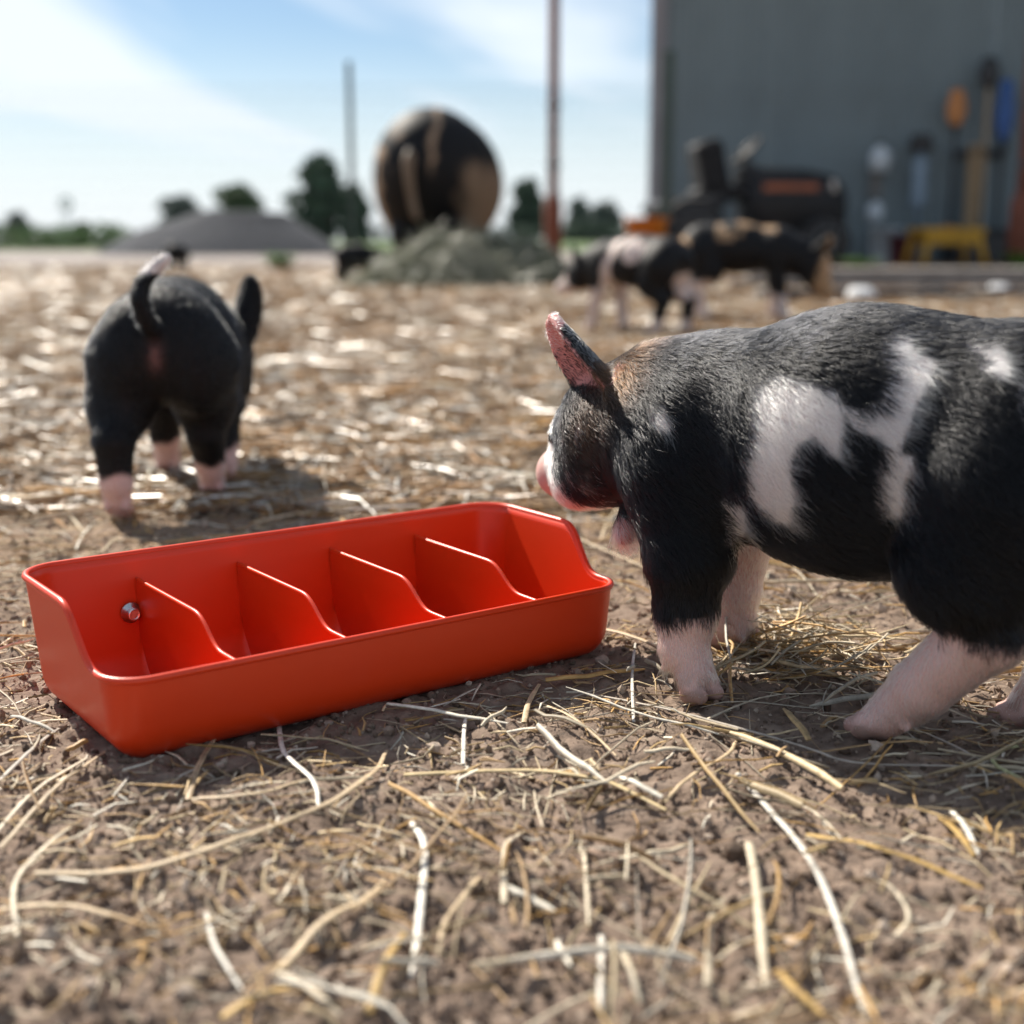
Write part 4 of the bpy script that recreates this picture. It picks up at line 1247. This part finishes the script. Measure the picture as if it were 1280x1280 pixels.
def wall_y(px, gap=0.10):
    a = (px - 640) / FPX / CP
    k = math.tan(R(-BROT))
    return (BY + k * bx0) / (1 + k * a) - gap

# ---- things along the barn wall
dark_m = material('black_plastic', (0.012, 0.012, 0.014), 0.4, noise=(12, 0.7, 1.4))
blue_m = material('blue_plastic', (0.02, 0.09, 0.30), 0.45, noise=(12, 0.8, 1.2))
orange_m = material('orange_plastic', (0.55, 0.22, 0.06), 0.5, noise=(12, 0.8, 1.2))
wood_m = material('tool_wood', (0.36, 0.25, 0.14), 0.7, noise=(25, 0.7, 1.2))
white_m = material('white_plastic', (0.62, 0.68, 0.72), 0.45, noise=(10, 0.85, 1.1))
red2_m = material('dark_red_plastic', (0.14, 0.02, 0.03), 0.5, noise=(10, 0.8, 1.2))
yellow_m = material('yellow_paint', (0.62, 0.33, 0.02), 0.5, noise=(12, 0.8, 1.15))
greyblue_m = material('blue_grey_plastic', (0.22, 0.30, 0.38), 0.5, noise=(10, 0.8, 1.15))
def scoop(name, label, px, y0, y1, yh, w, bm_, hm_):
    """a long handled tool hung head up: blade between y0 and y1, handle down to yh"""
    WY = wall_y(px)
    a, b, c = at(px, y0, WY), at(px, y1, WY), at(px, yh, WY)
    e = empty(name, (a.x, WY, c.z))
    zt, zb = a.z - c.z, b.z - c.z
    V, F = [], []
    rows = 8
    for i in range(rows + 1):
        t = i / rows; z = zt + (zb - zt) * t
        ww = w * (0.55 + 0.45 * math.sin(min(1, t * 1.6) * 1.57)) * (1 if t < 0.7 else 1 - (t - 0.7) * 2.2)
        for j in range(7):
            s = -1 + j / 3
            V.append((s * ww / 2, -0.02 + 0.05 * (s * s - 1) * 0.6, z))
    for i in range(rows):
        for j in range(6):
            k = i * 7 + j; F.append((k, k + 1, k + 8, k + 7))
    bl = npmesh('blade', V, F, e, bm_); md = bl.modifiers.new('thick', 'SOLIDIFY'); md.thickness = 0.006
    tube('handle', [(0, -0.03, zb + 0.06), (0, -0.03, zb * 0.5), (0, -0.03, 0)], 0.016, e, hm_, 10)
    tube('grip', [(-0.06, -0.03, 0), (0.06, -0.03, 0)], 0.018, e, bm_, 8)
    tube('hook', [(0, 0.10, zb - 0.02), (0.02, -0.03, zb - 0.02), (0.03, -0.06, zb)], 0.006, e, dark_m, 6)
    return tag(e, label, 'tool', 'long tools hung on the barn wall')
scoop('shovel', 'dark round headed shovel hung head up on the barn wall', 1237, 72, 110, 305, 0.17, dark_m, wood_m)
scoop('shovel', 'blue plastic scoop shovel hung on the barn wall beside the rusty post', 1258, 100, 178, 300, 0.15, blue_m, dark_m)
scoop('shovel', 'orange plastic scoop hung high on the barn wall', 1196, 112, 158, 285, 0.16, orange_m, dark_m)
def broom(label, px, y0, y1):
    WY = wall_y(px)
    a, b = at(px, y0, WY), at(px, y1, WY)
    e = empty('broom', (a.x, WY, b.z)); L = a.z - b.z
    box('head', (0, -0.03, L), (0.20, 0.06, 0.07), e, dark_m, 0.012)
    box('bristles', (0, -0.03, L + 0.07), (0.17, 0.045, 0.075), e, dark_m, 0.01)
    tube('handle', [(0, -0.03, L - 0.03), (0, -0.03, L / 2), (0, -0.03, 0)], 0.017, e, greyblue_m, 8)
    box('label_sleeve', (0, -0.03, L * 0.60), (0.11, 0.05, L * 0.55), e, greyblue_m, 0.012)
    tag(e, label, 'broom')
broom('broom with grey blue sleeve hung head up on the barn wall', 1150, 185, 292)
WY = wall_y(1217)
pl = at(1217, 255, WY)
bd = box('board', (pl.x, WY, pl.z + 0.1), (0.14, 0.03, 0.75), None, wood_m, 0.004); tag(bd, 'narrow tan wooden board leaning on the barn wall', 'board')
WY = wall_y(1225)
rk = empty('tool_rack', tuple(at(1225, 192, WY)))
box('rail', (0, 0.03, 0), (0.42, 0.03, 0.07), rk, dark_m, 0.006)
for k in range(5): tube('peg', [(-0.18 + 0.09 * k, 0.02, 0.0), (-0.18 + 0.09 * k, -0.09, 0.01), (-0.18 + 0.09 * k, -0.10, 0.04)], 0.008, rk, dark_m, 6)
tag(rk, 'dark tool rack rail fixed to the barn wall', 'rack')
def jug(label, px, py, s, mat):
    WY = wall_y(px)
    p = at(px, py, WY)
    e = empty('jug', (p.x, WY - 0.05, p.z - s * 0.6))
    lathe('bottle', [(0.25 * s, 0), (0.38 * s, 0.03 * s), (0.40 * s, 0.6 * s), (0.30 * s, 0.85 * s), (0.12 * s, 1.0 * s), (0.12 * s, 1.08 * s)], (0, 0, 0), (0, 0, 1), e, mat, 18)
    lathe('lid', [(0.15 * s, 1.06 * s), (0.15 * s, 1.2 * s), (0.08 * s, 1.22 * s)], (0, 0, 0), (0, 0, 1), e, dark_m, 14)
    tube('handle', [(0.32 * s, 0, 0.75 * s), (0.52 * s, 0, 0.72 * s), (0.52 * s, 0, 0.4 * s), (0.38 * s, 0, 0.35 * s)], 0.05 * s, e, mat, 6)
    tag(e, label, 'jug')
jug('pale plastic jug hanging on the barn wall above a grey strap', 1098, 196, 0.20, white_m)
jug('small pale plastic jug hung lower on the barn wall', 1092, 262, 0.16, white_m)
WY = wall_y(1096)
ps = at(1096, 228, WY)
tag(box('strap', (ps.x, WY + 0.04, ps.z), (0.09, 0.02, 0.24), None, material('grey_strap', (0.17, 0.16, 0.15), 0.8, noise=(20, 0.8, 1.2)), 0.004), 'grey strap hanging between two pale jugs on the barn wall', 'strap')
def bucket(label, px, Y, r, h_, mat):
    p = at(px, 320, Y)
    e = empty('bucket', (p.x, Y, 0))
    lathe('pail', [(r * 0.78, 0.0), (r * 0.8, 0.004), (r, h_), (r * 1.06, h_), (r * 1.06, h_ - 0.015), (r * 0.97, h_ - 0.012), (r * 0.75, 0.02), (0.01, 0.02)], (0, 0, 0), (0, 0, 1), e, mat, 22)
    th = np.linspace(-1.3, 1.3, 14)
    tube('bail', [(r * 1.07 * math.sin(t), -r * 0.35 * math.cos(t), h_ - 0.03 - 0.5 * r * math.cos(t)) for t in th], 0.004, e, steel_m, 6)
    tag(e, label, 'bucket')
bucket('pale blue grey bucket standing on the ground by the barn wall', 1105, 11.0, 0.13, 0.30, white_m)
bucket('dark red bucket standing beside the yellow stool', 1127, 10.9, 0.12, 0.24, red2_m)
bucket('orange bucket standing behind the belted piglet', 808, 9.3, 0.15, 0.35, material('orange_bucket', (0.6, 0.19, 0.03), 0.45, noise=(10, 0.8, 1.1)))
# yellow step stool
pst = at(1181, 320, 10.3)
e = empty('step_stool', (pst.x, 10.3, 0), R(8))
for sx in (-1, 1):
    for sy in (-1, 1):
        tube('leg', [(sx * 0.25, sy * 0.17, 0), (sx * 0.20, sy * 0.12, 0.25)], 0.026, e, yellow_m, 8)
box('top', (0, 0, 0.265), (0.50, 0.30, 0.05), e, yellow_m, 0.012)
box('apron', (0, -0.135, 0.205), (0.40, 0.025, 0.08), e, yellow_m, 0.006)
box('apron', (0, 0.135, 0.205), (0.40, 0.025, 0.08), e, yellow_m, 0.006)
tag(e, 'yellow step stool standing on the ground in front of the barn wall', 'stool')
# black bin
pb = at(1222, 320, 11.0)
e = empty('storage_bin', (pb.x, 11.0, 0))
box('tub', (0, 0, 0.13), (0.50, 0.36, 0.26), e, dark_m, 0.03)
box('lid', (0, 0, 0.275), (0.54, 0.40, 0.04), e, dark_m, 0.012)
for s in (-1, 1): box('handle', (s * 0.275, 0, 0.2), (0.03, 0.12, 0.03), e, dark_m, 0.008)
tag(e, 'low black storage bin behind the yellow stool', 'bin')

# ---- black garden tractor parked facing right
TY = 10.4
tp_ = at(925, 320, TY)
e = empty('garden_tractor', (tp_.x, TY, 0), R(4))
body_m = material('black_paint', (0.007, 0.008, 0.011), 0.5, noise=(6, 0.7, 1.5), spec=0.3)
tyre_m = material('tyre_rubber', (0.018, 0.018, 0.019), 0.85, noise=(30, 0.7, 1.5))
otrim_m = material('orange_stripe', (0.33, 0.09, 0.03), 0.5, noise=(12, 0.8, 1.2))
lamp_m = material('headlight_glass', (0.6, 0.55, 0.5), 0.15)
seat_m = material('seat_vinyl', (0.008, 0.008, 0.010), 0.6, noise=(20, 0.7, 1.4), spec=0.2)
# hood: lofted sections
secs = [(0.00, 0.20, 0.27, 0.72), (0.12, 0.21, 0.26, 0.745), (0.45, 0.20, 0.26, 0.735), (0.68, 0.185, 0.27, 0.69), (0.77, 0.15, 0.30, 0.60)]
V, F = [], []
for (x, hw, z0, z1) in secs:
    for k in range(16):
        t = 2 * math.pi * k / 16
        cx, cz = math.copysign(abs(math.cos(t)) ** 0.5, math.cos(t)), math.copysign(abs(math.sin(t)) ** 0.5, math.sin(t))
        V.append((x, hw * cx, (z0 + z1) / 2 + (z1 - z0) / 2 * cz))
for i in range(len(secs) - 1):
    for k in range(16): F.append((i * 16 + k, i * 16 + (k + 1) % 16, (i + 1) * 16 + (k + 1) % 16, (i + 1) * 16 + k))
me = bpy.data.meshes.new('hood'); me.from_pydata(V, [], F + [tuple(range(16))[::-1], tuple(range(64, 80))])
for p in me.polygons: p.use_smooth = len(p.vertices) == 4
hood = link('hood', me, e, body_m)
for s in (-1, 1):
    box('stripe', (0.32, s * 0.212, 0.59), (0.42, 0.012, 0.055), hood, otrim_m, 0.004)
    lathe('headlight', [(0.05, 0), (0.05, 0.02), (0.03, 0.03)], (0.66, s * 0.155, 0.60), (1, s * 0.9, 0.2), hood, lamp_m, 16)
box('grille', (0.775, 0, 0.42), (0.03, 0.24, 0.20), hood, dark_m, 0.01)
box('chassis', (0.02, 0, 0.24), (1.30, 0.34, 0.10), e, body_m, 0.02)
box('dashboard', (0.02, 0, 0.62), (0.14, 0.34, 0.28), e, body_m, 0.04)
box('rear_fender', (-0.46, 0, 0.46), (0.52, 0.78, 0.10), e, body_m, 0.045, (0, R(-4), 0))
box('footrest', (-0.10, 0, 0.26), (0.30, 0.76, 0.04), e, dark_m, 0.015)
st_ = empty('seat', (0, 0, 0)); st_.parent = e
box('cushion', (-0.20, 0, 0.54), (0.40, 0.42, 0.12), st_, seat_m, 0.045, (0, R(-5), 0), 3)
box('backrest', (-0.27, 0, 0.74), (0.22, 0.44, 0.40), st_, seat_m, 0.06, (0, R(-12), 0), 3)
th = np.linspace(0, 2 * math.pi, 25)
wv = [(0.02 + 0.10 * math.sin(t), 0.17 * math.cos(t), 0.86 + 0.155 * math.sin(t) * 0.6) for t in th]
wheel_ = tube('steering_wheel', wv, 0.016, e, dark_m, 8)
for a in (0.3, 2.4, 4.5): tube('spoke', [(0.02, 0, 0.85), (0.02 + 0.10 * math.sin(a), 0.17 * math.cos(a), 0.86 + 0.093 * math.sin(a))], 0.01, wheel_, dark_m, 6)
tube('steering_column', [(0.04, 0, 0.70), (0.02, 0, 0.85)], 0.03, e, dark_m, 10)
box('mower_deck', (0.12, 0, 0.15), (0.60, 0.94, 0.12), e, otrim_m, 0.04)
def wheel(x, y, r, w):
    wh = lathe('wheel', [(r * 0.55, -w / 2), (r * 0.9, -w / 2), (r, -w * 0.3), (r, w * 0.3), (r * 0.9, w / 2), (r * 0.55, w / 2)], (x, y, r), (0, 1, 0), e, tyre_m, 28)
    lathe('rim', [(0.02, -w * 0.52), (r * 0.5, -w * 0.40), (r * 0.56, -w * 0.52), (r * 0.56, w * 0.52), (r * 0.5, w * 0.4), (0.02, w * 0.52)], (x, y, r), (0, 1, 0), wh, steel_m, 22)
for s in (-1, 1):
    wheel(-0.46, s * 0.36, 0.255, 0.22); wheel(0.56, s * 0.34, 0.185, 0.15)
tag(e, 'black riding mower with orange stripe parked facing right by the barn', 'mower')

# ---- old timber and pale rocks lying at the pen edge
timber_m = material('weathered_timber', (0.20, 0.18, 0.165), 0.9, noise=(9, 0.6, 1.4), bump=(30, 0.6, 0.01))
timber_d = material('dark_timber', (0.075, 0.068, 0.066), 0.9, noise=(9, 0.6, 1.5), bump=(30, 0.6, 0.01))
def beam(label, px, py, L, w, hgt, rz, mat):
    g = gnd(px, py)
    e = box('timber_beam', (0, 0, 0), (L, w, hgt), None, mat, 0.008, (R(random.uniform(-4, 4)), 0, 0))
    e.location = (g.x, g.y, hgt / 2 - 0.004); e.rotation_euler = (0, 0, R(rz))
    tag(e, label, 'timber', 'old timbers at the pen edge')
beam('dark old timber lying along the straw edge in front of pale rocks', 1235, 374, 1.6, 0.10, 0.040, 2, timber_d)
beam('grey weathered timber lying behind the dark timber by the barn', 1200, 362, 1.9, 0.16, 0.045, -2, timber_m)
beam('long grey timber lying farther back toward the yellow stool', 1230, 349, 2.5, 0.22, 0.06, 1, timber_m)
beam('thin dark timber lying across the grey timbers before the barn', 1135, 356, 1.2, 0.07, 0.05, 3, timber_d)
rock_m = material('pale_limestone', (0.62, 0.62, 0.62), 0.85, noise=(30, 0.8, 1.15), bump=(60, 0.6, 0.01))
def rock(label, px, py, sx, sy, sz):
    g = gnd(px, py)
    bm = bmesh.new(); bmesh.ops.create_icosphere(bm, subdivisions=3, radius=1)
    for v in bm.verts:
        n = 1 + 0.22 * float(vnoise(v.co.x * 1.7 + px, v.co.y * 1.7, v.co.z * 1.7)); v.co = Vector((v.co.x * sx * n, v.co.y * sy * n, v.co.z * sz * n))
    o = bmobj('rock', bm, None, rock_m, True); o.location = (g.x, g.y, sz * 0.55)
    tag(o, label, 'rock')
rock('pale rock on the straw beside the brown faced piglet', 1076, 376, 0.050, 0.05, 0.032)
rock('small pale rock at the end of the dark timber near the post', 1248, 370, 0.034, 0.04, 0.030)

# ---- weeds
leaf_m = material('weed_leaf', (0.10, 0.20, 0.035), 0.6, noise=(20, 0.7, 1.3))
def weed(label, px, Y, n, hgt, spread):
    p = at(px, 320, Y)
    V, F = [], []
    for k in range(n):
        a, b = random.uniform(0, 6.28), random.uniform(0.5, 1.0)
        d = Vector((math.cos(a), math.sin(a), 0)); s = Vector((-d.y, d.x, 0)) * 0.012
        o = d * random.uniform(0, spread * 0.4)
        pts = [o, o + d * spread * 0.3 * b + Vector((0, 0, hgt * 0.6 * b)), o + d * spread * b + Vector((0, 0, hgt * b))]
        i = len(V)
        V += [tuple(pts[0] - s), tuple(pts[0] + s), tuple(pts[1] + s * 1.3), tuple(pts[1] - s * 1.3), tuple(pts[2])]
        F += [(i, i + 1, i + 2, i + 3), (i + 3, i + 2, i + 4)]
    me = bpy.data.meshes.new('weed'); me.from_pydata(V, [], F)
    o = link('weed', me, None, leaf_m); o.location = (p.x, Y, 0)
    tag(o, label, 'weed')
weed('green weed tuft between the belted piglet and the dark piglet', 848, 9.2, 120, 0.24, 0.14)
weed('green weed tuft at the foot of the thick rusty post', 1276, 9.3, 70, 0.14, 0.16)
weed('low green weeds at the barn foot right of the brown faced piglet', 1075, 9.4, 60, 0.09, 0.16)
weed('green weed tuft at the pen edge before the gravel heap', 350, 9.7, 60, 0.12, 0.16)

# ------------------------------------------------------------------ far background
# gravel heap
gc = at(278, 310, 19.0)
u_ = np.linspace(0, 2 * np.pi, 72, endpoint=False); r_ = np.linspace(0, 1, 26)
V = []
for r0 in r_:
    for a in u_:
        x, y = math.cos(a) * r0 * 1.75, math.sin(a) * r0 * 1.5
        z = 0.62 * (1 - r0) ** 0.9 * (1 + 0.10 * math.cos(a - 0.4)) + 0.16 * max(0, 1 - r0 * 1.6) * math.cos(a)
        z = min(z * 1.55, 0.60 - 0.05 * r0) + 0.03 * float(fbm(np.array([x / 0.3]), np.array([y / 0.3]))[0]) * (1 - r0)
        V.append((x, y, z))
F = [(i * 72 + k, i * 72 + (k + 1) % 72, (i + 1) * 72 + (k + 1) % 72, (i + 1) * 72 + k) for i in range(25) for k in range(72)]
gh_ = npmesh('gravel_heap', V, F, None, material('dark_gravel', (0.042, 0.046, 0.058), 0.95, noise=(12, 0.6, 1.4), bump=(40, 1.0, 0.03)))
gh_.location = (gc.x, 19.0, 0)
tag(gh_, 'broad dark grey gravel heap beyond the pen fence', 'gravel heap')

bark_m = material('bark', (0.09, 0.065, 0.045), 0.9, noise=(6, 0.6, 1.3))
fol_ms = [material('foliage', c, 0.7, noise=(0.8, 0.55, 1.45)) for c in ((0.050, 0.090, 0.055), (0.075, 0.12, 0.050), (0.080, 0.11, 0.095))]
def leaf_cloud(name, lobes, n, size, parent, mat):
    """small leaf faces spread through the volume of several lobes"""
    vol = np.array([l[3] * l[4] * l[5] for l in lobes]); idx = rng.choice(len(lobes), n, p=vol / vol.sum())
    L = np.array(lobes)[idx]
    d = rng.normal(size=(n, 3)); d /= np.linalg.norm(d, axis=1)[:, None]
    rr = rng.uniform(0.25, 1, (n, 1)) ** 0.45
    clump = 1 + 0.22 * vnoise(d[:, 0] * 2.2 + idx, d[:, 1] * 2.2, d[:, 2] * 2.2)[:, None]
    P = L[:, :3] + d * rr * clump * L[:, 3:6]
    P[:, 2] = np.maximum(P[:, 2], 0.05)
    a = rng.normal(size=(n, 3)); a /= np.linalg.norm(a, axis=1)[:, None]
    b = np.cross(a, rng.normal(size=(n, 3))); b /= np.linalg.norm(b, axis=1)[:, None]
    s = size * rng.uniform(0.5, 1.2, (n, 1))
    V = np.stack([P - a * s, P + b * s * 0.6, P + a * s, P - b * s * 0.6], 1).reshape(-1, 3)
    return npmesh(name, V, np.arange(4 * n).reshape(n, 4), parent, mat, False)
def tree(label, px, ytop, Y, w_px, mat, cat='tree', seed=0, trunk=0.25):
    rs = random.Random(seed)
    base_ = at(px, 300, Y); top = at(px, ytop, Y).z; w = w_px * pxs(Y)
    e = empty('tree', (base_.x, Y, 0))
    lobes = []
    for k in range(15):
        a = rs.uniform(0, 6.28); q = rs.uniform(0.05, 0.34)
        hz = top * (rs.uniform(trunk + 0.10, 0.86) if k % 2 else rs.uniform(trunk + 0.06, 0.5))
        f = 1.0 - 0.45 * max(0, hz / top - 0.5) * 2
        lobes.append((math.cos(a) * q * w * f, math.sin(a) * q * w * f, hz, w * 0.25 * f, w * 0.25 * f, top * 0.17))
    lobes.append((0, 0, top * 0.78, w * 0.33, w * 0.33, top * 0.21)); lobes.append((w * 0.12, 0, top * 0.55, w * 0.36, w * 0.36, top * 0.24))
    leaf_cloud('crown', lobes, 5200, top * 0.05, e, mat)
    V, F = [], []
    tube('trunk', [(0, 0, -0.1), (0.02 * w, 0, top * 0.3), (0, 0.01, top * 0.7)], [top * 0.035, top * 0.026, top * 0.008], e, bark_m, 8)
    for k in range(4):
        l = lobes[k]; tube('limb', [(0, 0, top * 0.28), (l[0] * 0.5, l[1] * 0.5, (top * 0.28 + l[2]) / 2 + 0.1), (l[0], l[1], l[2])], [top * 0.014, top * 0.010, top * 0.004], e, bark_m, 6)
    tag(e, label, cat, 'trees on the horizon')
tree('tall dark tree on the horizon left of the sow', 400, 192, 95, 76, fol_ms[0], seed=1, trunk=0.08)
tree('shorter dark tree crowding the right side of the tall one', 442, 228, 92, 42, fol_ms[0], seed=2, trunk=0.05)
tree('rounded green tree on the horizon above the gravel heap', 297, 229, 110, 78, fol_ms[1], seed=3, trunk=0.2)
tree('low greyish tree on the horizon above the left of the gravel heap', 225, 243, 120, 72, fol_ms[2], seed=4, trunk=0.15)
tree('dark tree on the horizon between the sow and the pipe post', 656, 222, 100, 52, fol_ms[0], seed=5, trunk=0.06)
tree('pale bluish tree on the horizon left of the barn corner', 755, 250, 140, 52, fol_ms[2], seed=6, trunk=0.1)
tree('small bluish tree on the horizon right of the pipe post', 722, 246, 150, 40, fol_ms[2], seed=7, trunk=0.1)
tree('small far tree beyond the hedge at the field edge', 22, 264, 130, 36, fol_ms[2], seed=8, trunk=0.1)
tree('stubby green tree rising from the hedge', 104, 276, 90, 34, fol_ms[1], seed=9, trunk=0.1)
# hedge rows
def hedge(label, x0, x1, ytop, Y, mat, n=7000):
    a, b = at(x0, 300, Y), at(x1, 300, Y); hgt = at(x0, ytop, Y).z
    e = empty('hedge', ((a.x + b.x) / 2, Y, 0)); L = b.x - a.x
    k = 14
    lobes = [(-L / 2 + L * (i + 0.5) / k, random.uniform(-0.3, 0.3), hgt * 0.45, L / k * 0.8, 0.8, hgt * random.uniform(0.42, 0.58)) for i in range(k)]
    leaf_cloud('foliage', lobes, n, hgt * 0.09, e, mat)
    tube('woody_stems', [(-L / 2, 0, 0.1), (0, 0, hgt * 0.3), (L / 2, 0, 0.1)], 0.05, e, bark_m, 6)
    tag(e, label, 'hedge')
hedge('bright green hedge row along the field at the far left', -200, 165, 279, 28, material('hedge_leaf', (0.075, 0.15, 0.030), 0.7, noise=(0.8, 0.6, 1.4)))
hedge('low distant hedge behind the pipe post and barn corner', 690, 830, 276, 90, fol_ms[0], 3000)
hedge('low distant hedge behind the sow', 440, 680, 278, 96, fol_ms[0], 3000)
# far wind pump
pw = at(86, 300, 150)
e = empty('wind_pump', (pw.x, 150, 0))
tz = at(86, 255, 150).z
for s, t in ((-1, -1), (1, -1), (1, 1), (-1, 1)): tube('leg', [(s * 0.5, t * 0.5, 0), (s * 0.08, t * 0.08, tz)], 0.05, e, steel_m, 5)
for k in range(12):
    a = k * math.pi / 6
    bm = bmesh.new()
    vs = [bm.verts.new((r * math.cos(a + da), -0.2, tz + r * math.sin(a + da))) for r, da in ((0.25, -0.2), (0.9, -0.2), (0.9, 0.2), (0.25, 0.2))]
    bm.faces.new(vs); o = bmobj('blade', bm, e, steel_m); md = o.modifiers.new('t', 'SOLIDIFY'); md.thickness = 0.02
tag(e, 'tiny far off wind pump standing above the hedge', 'wind pump')
